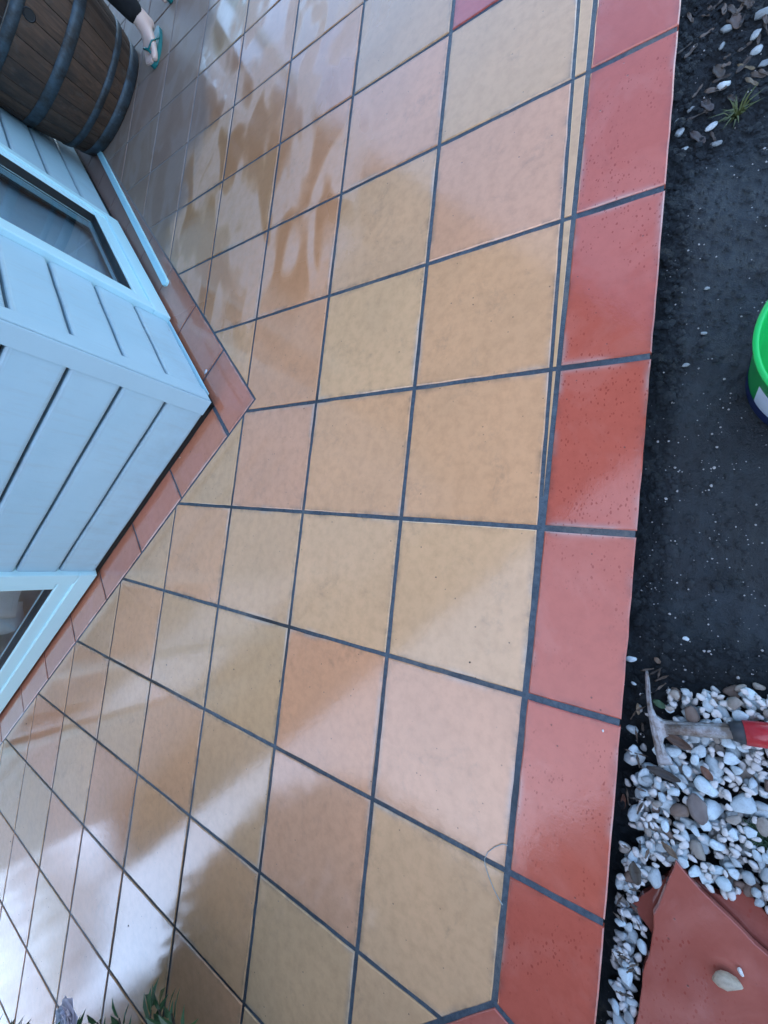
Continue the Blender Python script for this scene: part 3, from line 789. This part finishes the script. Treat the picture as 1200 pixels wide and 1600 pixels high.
# glassy stone and its chip on the largest shard
p = at(1136, 1530, -.008)
stone((p.x, p.y, -.004, .019, .012, .010, 1.9), 'stone', 'brown and white glassy stone resting on the largest broken tile', 'stone', None, (.50, .42, .32))
p = at(1157, 1518, -.011); stone((p.x, p.y, -.010, .006, .004, .003, .4), 'stone', 'tiny white chip beside the glassy stone on the broken tile', 'stone', None, (.8, .8, .78))

# ---- hand mattock
M_STEEL = NT('worn_tool_steel'); t = M_STEEL; P = t.obj(); n1 = t.noise(P, 35, 6, .7); n2 = t.noise(P, 160, 5, .7)
c_ = t.mix(t.map(n1, .38, .62), (.42, .43, .45), (.15, .11, .085)); c_ = t.mix(t.map(n2, .52, .75, 0, .7), c_, (.10, .065, .045))
t.set(Base_Color=c_, Metallic=.35, Roughness=.48, Normal=t.bump(n2, .0015, .6)); M_STEEL = t.m
M_GRIP = simple('red_grip_rubber', (.50, .022, .035), .32, .25, 30, .0008, 150, coat=.3); M_FERR = simple('dark_grip_collar', (.035, .042, .05), .5, .3, 40)
mz = -.012
mo = at(1035, 1140, mz); mattock = empty('hand_mattock', mo); tag(mattock, 'small hand mattock with worn steel head and red grip lying on the pebbles', 'hand mattock')
def plan(pts, z): return [(q.x - mo.x, q.y - mo.y) for q in (at(u, v, z) for u, v in pts)]
def forged(pts, hfun, th, name, mat, ch):
    poly = plan(pts, mz)
    if area(poly) < 0: poly = poly[::-1]
    m = MB().prism(poly, lambda x, y, h: (x, y, hfun(x, y) + h), ch, th); o = m.build(name, mat, mattock, smooth=False, bevel=.0012, seg=2, angle=25); return o
head = [(1009, 1050), (1013, 1051), (1016, 1068), (1017, 1086), (1020, 1106), (1026, 1119), (1037, 1126), (1060, 1129), (1100, 1131), (1141, 1132), (1143, 1151), (1110, 1147), (1075, 1147), (1048, 1148), (1038, 1153), (1036, 1163), (1042, 1177), (1049, 1187), (1053, 1196), (1040, 1197), (1028, 1195), (1023, 1170), (1017, 1140), (1012, 1112), (1009, 1080), (1008, 1058)]
forged(head, lambda x, y: .004 - .10 * abs(x) * (1 if x > 0 else .6) * (abs(x) > .03), .011, 'head', M_STEEL, .003)
# a raised rib along the socket
a_, b_ = at(1040, 1138, mz), at(1141, 1142, mz)
MB().tube([a_ - mo + UZ * .004, a_.lerp(b_, .5) - mo + UZ * .006, b_ - mo + UZ * .008], [.007, .0085, .009], 10, .6).build('socket', M_STEEL, mattock, smooth=True)
g0, g1 = at(1140, 1142, mz + .004), at(1206, 1150, mz + .004); dg = (g1 - g0).normalized()
gp = [g0 - mo + dg * s for s in (0, .012, .02, .05, .09, .14, .19, .215, .222)]
MB().tube(gp[:3] , [.0125, .0155, .0165], 16, .72).build('collar', M_FERR, mattock, smooth=True)
MB().tube([gp[2] - dg * .004] + gp[3:], [.0168, .0178, .0165, .0172, .018, .0165, .010], 18, .74).build('grip', M_GRIP, mattock, smooth=True)

# ---- leaves, bark and twigs in the bed
M_LEAF = simple('dead_leaf', (.1, .06, .04), .55, .4, 40, .0015, 120, use_obj=True)
def leaf(u, v, ln, wd, th_, colr, label, name='dead_leaf', cat='leaf', curl=.25, lift=.004, group=None):
    m = MB(); n = 9; ln *= .8; wd *= .78
    for i in range(n):
        s = i / (n - 1); ww = wd * (math.sin(math.pi * min(1, s * .92 + .04)) ** .75) * (1 + .12 * math.sin(s * 11))
        for k, q in enumerate((-1, -.5, 0, .5, 1)):
            m.v.append(((s - .5) * ln, q * ww * .5, curl * (abs(q) * ww * .5 + .35 * abs(s - .5) * ln) + .0012 * math.sin(s * 9 + k)))
    for i in range(n - 1):
        for k in range(4): b = i * 5 + k; m.f.append((b, b + 1, b + 6, b + 5))
    p = at(u, v, -.045); z = soil_base(p.x, p.y)
    ih, jh = int((p.x - hx0) / HS), int((p.y - hy0) / HS)
    if 0 <= ih < HW and 0 <= jh < HH: z = max(z, hm[max(0, jh - 2):jh + 3, max(0, ih - 2):ih + 3].max())
    p = at(u, v, z + lift)
    o = m.build(name, M_LEAF, None, smooth=True, color=colr); o.location = p; o.rotation_euler = (random.gauss(0, .08), random.gauss(0, .08), th_)
    md = o.modifiers.new('thickness', 'SOLIDIFY'); md.thickness = .0008
    return tag(o, label, cat, group)
leaf(1090, 1264, .050, .032, .25, (.20, .165, .15), 'grey brown leaf lying flat on the pebbles below the mattock', curl=.06)
leaf(1059, 1157, .045, .020, 1.3, (.085, .045, .028), 'curled dark brown leaf under the mattock shaft', curl=.5)
leaf(1036, 1208, .055, .018, 1.45, (.035, .028, .024), 'nearly black strip of bark below the mattock blade', 'bark_strip', 'bark', .4)
leaf(1104, 1208, .025, .014, .7, (.17, .075, .045), 'small reddish leaf scrap among the pebbles', curl=.3)
leaf(1030, 1100, .022, .014, 1.2, (.02, .075, .03), 'small green leaf beside the mattock point', 'green_leaf', 'leaf', .15)
leaf(1046, 1328, .032, .013, .9, (.16, .11, .07), 'brown bark chip just above the broken tile', 'bark_chip', 'bark', .2)
leaf(992, 1362, .040, .022, .2, (.075, .06, .045), 'curled brown leaf between the red edge and the broken tile', curl=.5)
leaf(997, 1108, .022, .007, .1, (.30, .24, .16), 'straw coloured sliver between red edge and mattock', 'bark_chip', 'bark', .3)
leaf(1027, 1032, .014, .010, .7, (.16, .11, .075), 'small brown chip above the mattock point', 'bark_chip', 'bark', .2)
leaf(974, 1252, .030, .010, .0, (.15, .06, .035), 'narrow reddish leaf scrap at the foot of the red edge', curl=.3)
leaf(1123, 112, .040, .020, .4, (.085, .070, .055), 'wide dull leaf in the litter beside the square white stone', curl=.2)
leaf(1150, 34, .040, .024, .3, (.14, .105, .085), 'pinkish brown leaf in the litter at the top', curl=.15)
leaf(1165, 105, .040, .008, .9, (.21, .17, .10), 'long straw coloured leaf stalk in the litter', 'leaf_stalk', 'leaf', .1)
leaf(1174, 128, .038, .008, .6, (.22, .18, .12), 'second straw coloured stalk nearer the grass tuft', 'leaf_stalk', 'leaf', .15)
leaf(1105, 165, .042, .018, .5, (.095, .080, .075), 'grey bark piece left of the grass tuft', 'bark_chip', 'bark', .2)
leaf(1090, 215, .050, .016, .6, (.085, .072, .068), 'grey bark piece below the round white stone', 'bark_chip', 'bark', .2)
rl = random.Random(21)
for k in range(46):                                    # litter at the top end
    u, v = rl.uniform(1068, 1200), rl.uniform(-60, 235)
    if u < 1068 + (v > 120) * 0 or (v > 130 and u > 1145): continue
    g_ = rl.uniform(.035, .15)
    leaf(u, v, rl.uniform(.014, .045), rl.uniform(.003, .013), rl.uniform(0, 3.1), (g_ * 1.15, g_ * .93, g_ * .75), 'scrap of dull brown leaf litter at the top end of the bed', 'leaf_scrap', 'leaf', rl.uniform(.1, .5), group='leaf litter along the top of the bed')
for k in range(34):                                    # litter between the edge and the pebbles
    v = rl.uniform(1040, 1590); u = 1000 - (v - 1040) * .1 + rl.uniform(-6, 45)
    g_ = rl.uniform(.03, .16)
    leaf(u, v, rl.uniform(.012, .034), rl.uniform(.0015, .005), rl.uniform(0, 3.1), (g_ * 1.2, g_ * .9, g_ * .68), 'thin scrap of leaf litter between the red edge and the pebbles', 'leaf_scrap', 'leaf', rl.uniform(.1, .5), group='leaf litter along the red edge')

# ---- soil crumbs and grit: too many to count
cr = MB(); rc = random.Random(3); lo = []
bmi = bmesh.new(); bmesh.ops.create_icosphere(bmi, subdivisions=1, radius=1); ICV = [v.co.copy() for v in bmi.verts]; ICF = [tuple(v.index for v in f.verts) for f in bmi.faces]; bmi.free()
OCV = [Vector(v) for v in ((1, 0, 0), (-1, 0, 0), (0, 1, 0), (0, -1, 0), (0, 0, 1), (.6, .6, .5), (-.6, .6, .5), (-.6, -.6, .5), (.6, -.6, .5))]; OCF = [(0, 5, 8), (2, 6, 5), (1, 7, 6), (3, 8, 7), (4, 5, 6), (4, 6, 7), (4, 7, 8), (4, 8, 5)]
for k in range(17000):
    x, y = rc.uniform(-1.0, 1.25), rc.uniform(-.46, -.15)
    nearedge = y > -.2
    if not nearedge and -.16 < x < .68 and rc.random() < .72: continue
    a = min(.008, rc.lognormvariate(math.log(.0021), .5)) * (1.3 if nearedge else 1)
    z = soil_base(x, y); o_ = Vector((rc.uniform(-9, 9), rc.uniform(-9, 9), 0)); th_ = rc.uniform(0, 6)
    mt = Matrix.Rotation(th_, 3, 'Z') @ Matrix.Diagonal((a * rc.uniform(.8, 1.5), a, a * .7))
    cr.add([Vector((x, y, z + a * .25)) + mt @ (v * (1 + .35 * mnoise.noise(v * 1.7 + o_))) for v in OCV], OCF)
tag(cr.build('soil_crumbs', M_SOIL, None, smooth=True), 'dark crumbs and clods of wet soil strewn over the bed', 'soil crumbs', kind='stuff')
M_GRIT = simple('pale_grit', (.42, .42, .41), .5, .4, 60)
gr = MB()
for k in range(1500):
    x, y = rc.uniform(-.6, 1.1), rc.uniform(-.46, -.155); a = min(.0032, rc.lognormvariate(math.log(.0008), .55)); z = soil_base(x, y)
    if rc.random() > .35 + .65 * (x < .25): continue
    gr.add([Vector((x, y, z + .0018)) + Vector((v.x * a * rc.uniform(.7, 1.3), v.y * a * rc.uniform(.7, 1.3), v.z * a * .7)) for v in ICV], ICF)
tag(gr.build('grit', M_GRIT, None), 'tiny pale grit sprinkled on the dark soil', 'grit', kind='stuff')

# ---- grass tuft and moss
M_GRASS = simple('grass_blade', (.085, .11, .030), .5, .3, 50); M_MOSS = simple('moss', (.018, .06, .025), .7, .4, 60)
def blades(m, c, n, ln, wd, rg, spread=.7):
    for k in range(n):
        a = rg.uniform(0, 6.28); l = ln * rg.uniform(.5, 1.1); le = rg.uniform(.2, spread); d = Vector((math.cos(a), math.sin(a), 0)); s = Vector((-d.y, d.x, 0)) * wd * .5
        o_ = c + d * rg.uniform(0, ln * .15)
        p1 = o_ + d * l * le * .5 + UZ * l * .55; p2 = o_ + d * l * (le + .25) + UZ * l * .6
        m.add([o_ - s, o_ + s, p1 + s * .8, p1 - s * .8, p2], [(0, 1, 2, 3), (3, 2, 4)])
p = at(1152, 178, -.05); gt = MB(); blades(gt, Vector((p.x, p.y, soil_base(p.x, p.y) - .002)), 34, .034, .0028, random.Random(4), 1.1)
tag(gt.build('grass_tuft', M_GRASS), 'small olive green grass tuft between the litter and the bare soil', 'grass tuft')
p = at(1188, 1303, -.035); gt = MB(); blades(gt, Vector((p.x, p.y, -.036)), 160, .022, .0028, random.Random(6), 1.1)
for v_ in range(7): blades(gt, Vector((p.x + random.uniform(-.02, .02), p.y + random.uniform(-.02, .02), -.036)), 40, .016, .003, random.Random(v_), 1.1)
tag(gt.build('moss_clump', M_MOSS), 'dark green moss clump among the pebbles at the right margin', 'moss')

# ---- green pail
M_GREEN = NT('green_plastic'); t = M_GREEN; P = t.obj(); n1 = t.noise(P, 9, 4); t.set(Base_Color=t.mix(n1, (.012, .50, .10), (.02, .62, .15)), Roughness=.3, Subsurface_Weight=.15, Subsurface_Radius=(.01, .03, .01)); M_GREEN = t.m
M_LABEL = simple('white_label', (.60, .70, .82), .4, .06, 30); M_NAVY = simple('navy_label_band', (.012, .028, .11), .35, .3, 60)
bc = Vector((.262, -.392, -.052)); pail = empty('pail', bc); tag(pail, 'green plastic pail with white and navy label on bare soil at the right margin', 'pail')
def prr(z): return .105 + .016 * z / .152
MB().lathe([(.001, .003), (.10, .003), (.103, .0), (prr(0), .004), (prr(.14), .14), (prr(.14) + .004, .143), (prr(.15) + .005, .152), (prr(.15) + .001, .1545), (prr(.15) - .002, .152), (prr(.14) - .0035, .13), (prr(.01) - .003, .01), (.001, .008)], 72).build('tub', M_GREEN, pail, smooth=True)
MB().lathe([(prr(.009) + .0006, .0045), (prr(.012) + .0008, .012), (prr(.034) + .0008, .034), (prr(.036) + .0004, .036)], 72).build('navy_band', M_NAVY, pail, smooth=True)
MB().lathe([(prr(.037) + .0005, .037), (prr(.10) + .0006, .10), (prr(.101) + .0001, .101)], 30, a0=R(112), a1=R(230), closed=False).build('label', M_LABEL, pail, smooth=True)
for a_ in (150, 175, 200): 
    MB().lathe([(prr(.014) + .0011, .014), (prr(.028) + .0011, .028)], 5, a0=R(a_), a1=R(a_ + 9), closed=False).build('label_print', M_LABEL, pail)
hd = [(.125 * math.cos(a), .0, .142 + .0 + .0) for a in (0,)]
hp = [Vector((.127 * math.cos(a) * 1.0, -.122 * math.sin(a), .146 - .006 * math.sin(a))) for a in [math.pi * k / 24 for k in range(25)]]
MB().tube(hp, .0022, 8).build('handle', M_PVC, pail, smooth=True)
# ================================================================== SMALL THINGS ON THE TILES
M_STRAND = simple('wet_fibre', (.33, .36, .35), .4)
sp = [at(u, v, .0016) for u, v in [(793, 1321), (785, 1319), (772, 1324), (762, 1332), (757, 1342), (758, 1352), (763, 1368), (771, 1388), (779, 1404), (785, 1414)]]
tag(MB().tube(sp, [.0008] * 9 + [.0014], 6).build('fibre_strand', M_STRAND, None, smooth=True), 'curved fibre strand lying on the yellow tiles by the red strip', 'fibre')
bits = [(281, 715, 6, (.85, .83, .74), 'white paint fleck on the red strip by the house corner'), (297, 706, 5, (.06, .03, .02), 'dark crumb beside the white fleck on the red strip'), (41, 1131, 9, (.05, .04, .03), 'dark leaf crumb on the tiles below the lower window'),
        (260, 1039, 6, (.07, .06, .04), 'dark speck on an olive tile left of the middle'), (365, 1046, 5, (.05, .045, .03), 'dark speck on the olive tile below the tan one'), (681, 902, 4, (.02, .02, .015), 'upper dark speck on the half shining tile'),
        (734, 1035, 5, (.02, .02, .015), 'lower dark speck on the half shining tile'), (200, 1447, 6, (.03, .03, .03), 'dark speck in the brightest shine on the tiles'), (437, 1064, 7, (.05, .04, .03), 'dark crumb caught in the joint beside the orange tile'), (16, 1315, 8, (.05, .04, .04), 'dark crumb in the joint at the left margin'),
        (208, 800, 5, (.7, .7, .66), 'pale crumb in the gap below the boards'), (942, 1142, 5, (.85, .84, .8), 'white crumb on the red strip beside the mattock'), (322, 581, 22, (.78, .76, .78), 'white smear of mortar on the joint near the house corner')]
for u, v, a, c_, lab in bits:
    p = at(u, v, .001); a = a / 1000 * .5
    o = mesh_obj('crumb', rp_.choice(SM), None, None, c_, (p.x, p.y, a * .22)); o.scale = (a, a * .7, a * .3); o.rotation_euler = (0, 0, rp_.uniform(0, 3)); tag(o, lab, 'crumb')

# ================================================================== PERSON (only one trouser leg and the feet are in the picture)
M_SKIN = NT('skin'); t = M_SKIN; t.set(Base_Color=(.72, .50, .42), Roughness=.5, Subsurface_Weight=.1); M_SKIN = t.m
M_TROUS = simple('black_trouser_cloth', (.009, .009, .011), .9, .3, 40, .001, 300); M_TOP = simple('dark_jumper', (.03, .03, .04), .9, .2, 30)
M_HAIR = simple('brown_hair', (.05, .03, .02), .5, .4, 90); M_TEAL = simple('teal_rubber', (.004, .17, .17), .4, .15, 40)
def skin_mesh(name, verts, edges, rad, mat, parent, root=0, sub=2):
    me_ = bpy.data.meshes.new(name); me_.from_pydata(verts, edges, []); me_.update()
    o = mesh_obj(name, me_, mat, parent)
    md = o.modifiers.new('skin', 'SKIN'); md.use_smooth_shade = True
    sv_ = me_.skin_vertices[0].data
    for i, r_ in enumerate(rad):
        sv_[i].radius = (r_, r_) if not hasattr(r_, '__len__') else r_; sv_[i].use_root = (i == root)
    sb_ = o.modifiers.new('sub', 'SUBSURF'); sb_.levels = sub; sb_.render_levels = sub
    return o
class Sk:
    def __init__(s): s.v = []; s.e = []; s.r = []
    def a(s, p, r_, par=None):
        s.v.append(tuple(p)); s.r.append(r_); i = len(s.v) - 1
        if par is not None: s.e.append((par, i))
        return i
PO = Vector((2.42, 2.0, 0)); person = empty('person', PO); tag(person, 'person in black trousers and teal thong sandals walking past the barrel', 'person')
# local frame: walks towards -x; left side is -y
k_ = Sk()
pel = k_.a((.03, .0, .80), .105); sp1 = k_.a((.03, 0, .98), .10, pel); ch_ = k_.a((.02, 0, 1.14), .115, sp1); nk = k_.a((.01, 0, 1.285), .048, ch_)
hd0 = k_.a((.0, 0, 1.36), .06, nk); hd1 = k_.a((-.012, 0, 1.44), .082, hd0); hd2 = k_.a((-.005, 0, 1.51), .066, hd1)
nose = k_.a((-.095, 0, 1.435), .014, hd1)
def foot(ank, toe_dir, hip, knee, side, lift=0):
    h = k_.a(hip, .082, pel); kn = k_.a(knee, .050, h); cf = k_.a(Vector(knee).lerp(Vector(ank), .45), .046, kn); an_ = k_.a(ank, .031, cf)
    A_ = Vector(ank); d = Vector(toe_dir).normalized(); sd = Vector((-d.y, d.x, 0)) * side
    k_.a(A_ - d * .035 - UZ * (ank[2] - .032), .024, an_)
    mid = k_.a(A_ + d * .055 - UZ * (ank[2] - .042), (.036, .030), an_); ball = k_.a(A_ + d * .100 - UZ * (ank[2] - .030), (.043, .022), mid)
    for q, (off, ln, rr) in enumerate(((-.027, .056, .0165), (-.006, .055, .012), (.010, .050, .0115), (.024, .043, .011), (.036, .034, .0105))):
        b_ = k_.a(A_ + d * .122 + sd * off - UZ * (ank[2] - .026), rr * 1.05, ball); k_.a(A_ + d * (.118 + ln) + sd * off * 1.05 - UZ * (ank[2] - .021), rr * .85, b_)
    return A_, d, sd
FR = foot((-.085, -.005, .082), (-1, -.10, 0), (.04, .075, .77), (-.045, .045, .42), -1)      # right foot, in front; side=+1 puts the big toe inwards
FL = foot((.235, -.075, .090), (-1, -.05, 0), (.04, -.075, .77), (.10, -.075, .42), 1)
for s_ in (-1, 1):                                     # arms with hands of five fingers
    sh = k_.a((.02, s_ * .155, 1.20), .052, ch_); el = k_.a((.06, s_ * .20, .95), .036, sh); wr = k_.a((-.02, s_ * .21, .74), .024, el); pm = k_.a((-.04, s_ * .205, .68), (.018, .032), wr)
    for q, (dx, ln) in enumerate(((-.026, .055), (-.009, .066), (.009, .062), (.024, .048))):
        f1 = k_.a((-.045 + dx, s_ * .203, .64), .0085, pm); f2 = k_.a((-.055 + dx, s_ * .197, .64 - ln * .55), .008, f1); k_.a((-.052 + dx, s_ * .186, .64 - ln), .0068, f2)
    t1 = k_.a((-.072, s_ * .195, .675), .0095, pm); k_.a((-.085, s_ * .185, .64), .008, t1)
skin_mesh('body', k_.v, k_.e, k_.r, M_SKIN, person)
k_ = Sk(); pel = k_.a((.03, 0, .82), (.125, .115)); wa = k_.a((.03, 0, .96), .112, pel)
for (ank, hip, knee) in (((-.085, -.005, .082), (.04, .075, .77), (-.045, .045, .42)), ((.235, -.075, .09), (.04, -.075, .77), (.10, -.075, .42))):
    h = k_.a(hip, .095, pel); kn = k_.a(knee, .066, h); cf = k_.a(Vector(knee).lerp(Vector(ank), .5), .059, kn); k_.a(Vector(knee).lerp(Vector(ank), .8), .050, cf); k_.a(Vector(knee).lerp(Vector(ank), 1.0), .050, len(k_.v) - 1)
skin_mesh('trousers', k_.v, k_.e, k_.r, M_TROUS, person)
k_ = Sk(); wa = k_.a((.03, 0, .93), .125); ch_ = k_.a((.02, 0, 1.12), .132, wa); nk = k_.a((.012, 0, 1.25), .075, ch_)
for s_ in (-1, 1): sh = k_.a((.02, s_ * .155, 1.205), .066, ch_); el = k_.a((.06, s_ * .20, .95), .05, sh); k_.a((.0, s_ * .208, .80), .042, el)
skin_mesh('jumper', k_.v, k_.e, k_.r, M_TOP, person)
k_ = Sk(); a_ = k_.a((.018, 0, 1.46), .084); k_.a((.02, 0, 1.515), .068, a_); b_ = k_.a((.05, 0, 1.40), .07, a_); k_.a((.06, 0, 1.28), .05, b_)
skin_mesh('hair', k_.v, k_.e, k_.r, M_HAIR, person)
M_EYE = simple('dark_eye', (.01, .01, .012), .2); M_LIP = simple('lips', (.45, .14, .13), .5)
for s_ in (-1, 1):
    e_ = MB().add([Vector((-.088, s_ * .031, 1.455)) + v * .008 for v in ICV], ICF).build('eye', M_EYE, person, smooth=True)
    MB().add([Vector((-.005, s_ * .083, 1.435)) + Vector((v.x * .018, v.y * .008, v.z * .028)) for v in ICV], ICF).build('ear', M_SKIN, person, smooth=True)
MB().tube([(-.076, -.022, 1.398), (-.086, 0, 1.396), (-.076, .022, 1.398)], [.002, .005, .002], 8).build('mouth', M_LIP, person, smooth=True)
for A_, d, sd in (FR, FL):
    m = MB(); pl = []
    for k in range(20):
        an = 2 * math.pi * k / 20; xx = math.cos(an); yy = math.sin(an)
        wd = .041 + .007 * xx
        pl.append(A_.to_2d() + d.to_2d() * (.058 + .118 * xx) + sd.to_2d() * (wd * yy))
    pl = [tuple(q) for q in pl]
    if area(pl) < 0: pl = pl[::-1]
    sd_o = m.prism(pl, lambda x, y, h: (x, y, .0165 + h), .002, .0158).build('sandal', M_TEAL, person)
    C0 = A_ - UZ * A_.z
    MB().tube([C0 + d * .145 - sd * .016 + UZ * .017, C0 + d * .135 - sd * .014 + UZ * .047, C0 + d * .10 + sd * .026 + UZ * .050, C0 + d * .06 + sd * .043 + UZ * .018], [.004, .006, .006, .005], 8, .6).build('strap', M_TEAL, sd_o, smooth=True)
    MB().tube([C0 + d * .135 - sd * .014 + UZ * .047, C0 + d * .10 - sd * .036 + UZ * .046, C0 + d * .05 - sd * .041 + UZ * .018], [.006, .006, .005], 8, .6).build('strap', M_TEAL, sd_o, smooth=True)

# ================================================================== SHRUBS LEFT OF THE PAVING
M_SLEAF = NT('glossy_shrub_leaf'); t = M_SLEAF; P = t.obj(); n1 = t.noise(P, 6, 3); n2 = t.noise(P, 60, 3)
t.set(Base_Color=t.mix(t.map(n1, .35, .65), (.022, .055, .020), (.055, .11, .038)), Roughness=.38); M_SLEAF = t.m
M_STEM = simple('shrub_stem', (.07, .05, .035), .8, .3, 30, .002, 60); M_PETAL = simple('pink_white_petal', (.95, .86, .91), .6, .12, 20)
rs = random.Random(17)
def leaf_geo(m, p, d, up, ln, wd):
    d = d.normalized(); s = d.cross(up); s = s.normalized() if s.length > 1e-3 else d.orthogonal().normalized(); u_ = s.cross(d)
    m.add([p, p + d * ln * .3 + s * wd * .42 + u_ * wd * .12, p + d * ln * .65 + s * wd * .46 + u_ * wd * .08, p + d * ln - u_ * ln * .1, p + d * ln * .65 - s * wd * .46 + u_ * wd * .08, p + d * ln * .3 - s * wd * .42 + u_ * wd * .12, p + d * ln * .5],
          [(0, 1, 6), (1, 2, 6), (2, 3, 6), (3, 4, 6), (4, 5, 6), (5, 0, 6)])
def hidden(p, mrg=30):
    u, v = px(p); q = RCV @ (Vector(p) - CAM)
    return q.z < .02 or u < -mrg or v > 1600 + mrg or u > 1200 + mrg or v < -mrg
def sprig(m, st, base, tip, n, ln, wd):
    base, tip = Vector(base), Vector(tip); d = (tip - base).normalized()
    st.tube([base, base.lerp(tip, .5) + Vector((0, 0, .01)), tip], [.004, .003, .0015], 6)
    for k in range(n):
        t_ = .3 + .7 * k / (n - 1); a = k * 2.4; o = d.orthogonal().normalized(); o = Matrix.Rotation(a, 3, d) @ o
        leaf_geo(m, base.lerp(tip, t_), d * (.35 + .6 * t_) + o * (.9 - .5 * t_), UZ, ln * rs.uniform(.8, 1.15), wd * rs.uniform(.85, 1.15))
def shrub(name, base, c, rad, nleaf, label, tips=(), flowers=(), big=1.):
    root = empty(name, base); b = Vector(base); lm, st = MB(), MB(); c = Vector(c); rad = Vector(rad)
    nb_ = 26
    for k in range(nb_):
        a = rs.uniform(0, 6.28); z = rs.uniform(-.6, .85); e_ = c + Vector((rad.x * .8 * math.cos(a) * math.sqrt(1 - z * z), rad.y * .8 * math.sin(a) * math.sqrt(1 - z * z), rad.z * z * .85))
        if not hidden(e_, 10) or not hidden(e_.lerp(b, .4), 10): continue
        md_ = b.lerp(e_, .5) + Vector((0, 0, .10 * rad.z)); st.tube([b - b, md_ - b, e_ - b], [.014 * big, .008 * big, .003 * big], 6)
    n = 0; tr_ = 0
    while n < nleaf and tr_ < nleaf * 6:
        tr_ += 1
        v = Vector((rs.gauss(0, 1), rs.gauss(0, 1), rs.gauss(0, 1))).normalized(); rr = rs.uniform(.45, 1.) ** .5 * (1 + .22 * mnoise.noise(v * 2.6 + c))
        p = c + Vector((v.x * rad.x, v.y * rad.y, v.z * rad.z)) * rr
        if mnoise.noise(p * 5) < (-.12 if big == 1. and nleaf < 5000 else -.6) or p.z < .06 or not hidden(p, 45): continue
        leaf_geo(lm, p - b, v + Vector((rs.gauss(0, .5), rs.gauss(0, .5), rs.gauss(0, .4) + .2)), UZ, big * rs.uniform(.05, .085), big * rs.uniform(.022, .036)); n += 1
    for (bs, tp, nl, ln, wd) in tips: sprig(lm, st, Vector(bs) - b, Vector(tp) - b, nl, ln, wd)
    lm.build('foliage', M_SLEAF, root); st.build('stem', M_STEM, root, smooth=True)
    for f in flowers:
        f = Vector(f) - b; fm = MB()
        for ring, (n_p, tl, ln) in enumerate(((7, .25, .045), (7, .75, .042), (6, 1.4, .032), (4, 3., .026))):
            for q in range(n_p):
                a = 2 * math.pi * q / n_p + ring * .5; d = Vector((math.cos(a), math.sin(a), tl)); leaf_geo(fm, f, d, UZ, ln, ln * 1.5)
        fl_ = fm.build('flower', M_PETAL, root, smooth=True)
    tag(root, label, 'tree' if big > 1 else 'shrub'); return root
tips = []
def tipat(u, v, z, u2, v2, z2, n, ln=.05, wd=.018): tips.append((tuple(at(u, v, z)), tuple(at(u2, v2, z2)), n, ln, wd))
tipat(300, 1700, .30, 246, 1566, .26, 11, .050, .017); tipat(240, 1690, .28, 236, 1578, .27, 8, .045, .016); tipat(230, 1700, .26, 186, 1592, .25, 9, .045, .016); tipat(210, 1700, .25, 152, 1598, .25, 6, .04, .015); tipat(330, 1720, .3, 268, 1584, .27, 8, .045, .016)
shrub('flowering_shrub', (-1.95, .45, -.10), (-1.72, .78, .62), (.52, .62, .60), 8000, 'leafy green shrub with a pinkish white flower poking in at the bottom margin', tips, [at(114, 1588, .27), at(40, 1720, .3)])
shrub('shade_bush', (-1.75, -.60, -.12), (-1.62, -.52, 1.05), (.55, .75, 1.15), 9000, 'large green bush added out of view to shade the left end of the red edge tiles')  # added out of view to shade the corner and darken its reflection
for bx, by, cz, rr, nl, lab in ((-3.9, .5, 2.1, (1.1, 1.2, 1.6), 12000, 'nearest of the tall garden trees mirrored dark in the wet tiles at the bottom'), (-5.2, 2.3, 2.1, (1.2, 1.3, 1.7), 12000, 'second of the tall garden trees mirrored dark in the wet tiles at the bottom'),
                                (-7.0, 4.0, 2.0, (1.4, 1.4, 1.6), 11000, 'third of the tall garden trees mirrored dark in the wet tiles at the bottom'), (-9.5, 10.4, 2.3, (2.4, 2.4, 2.3), 9000, 'farthest tall garden tree mirrored at the left margin of the wet tiles')):
    shrub('garden_tree', (bx, by, -.12), (bx, by, cz), rr, nl, lab, big=1.9)
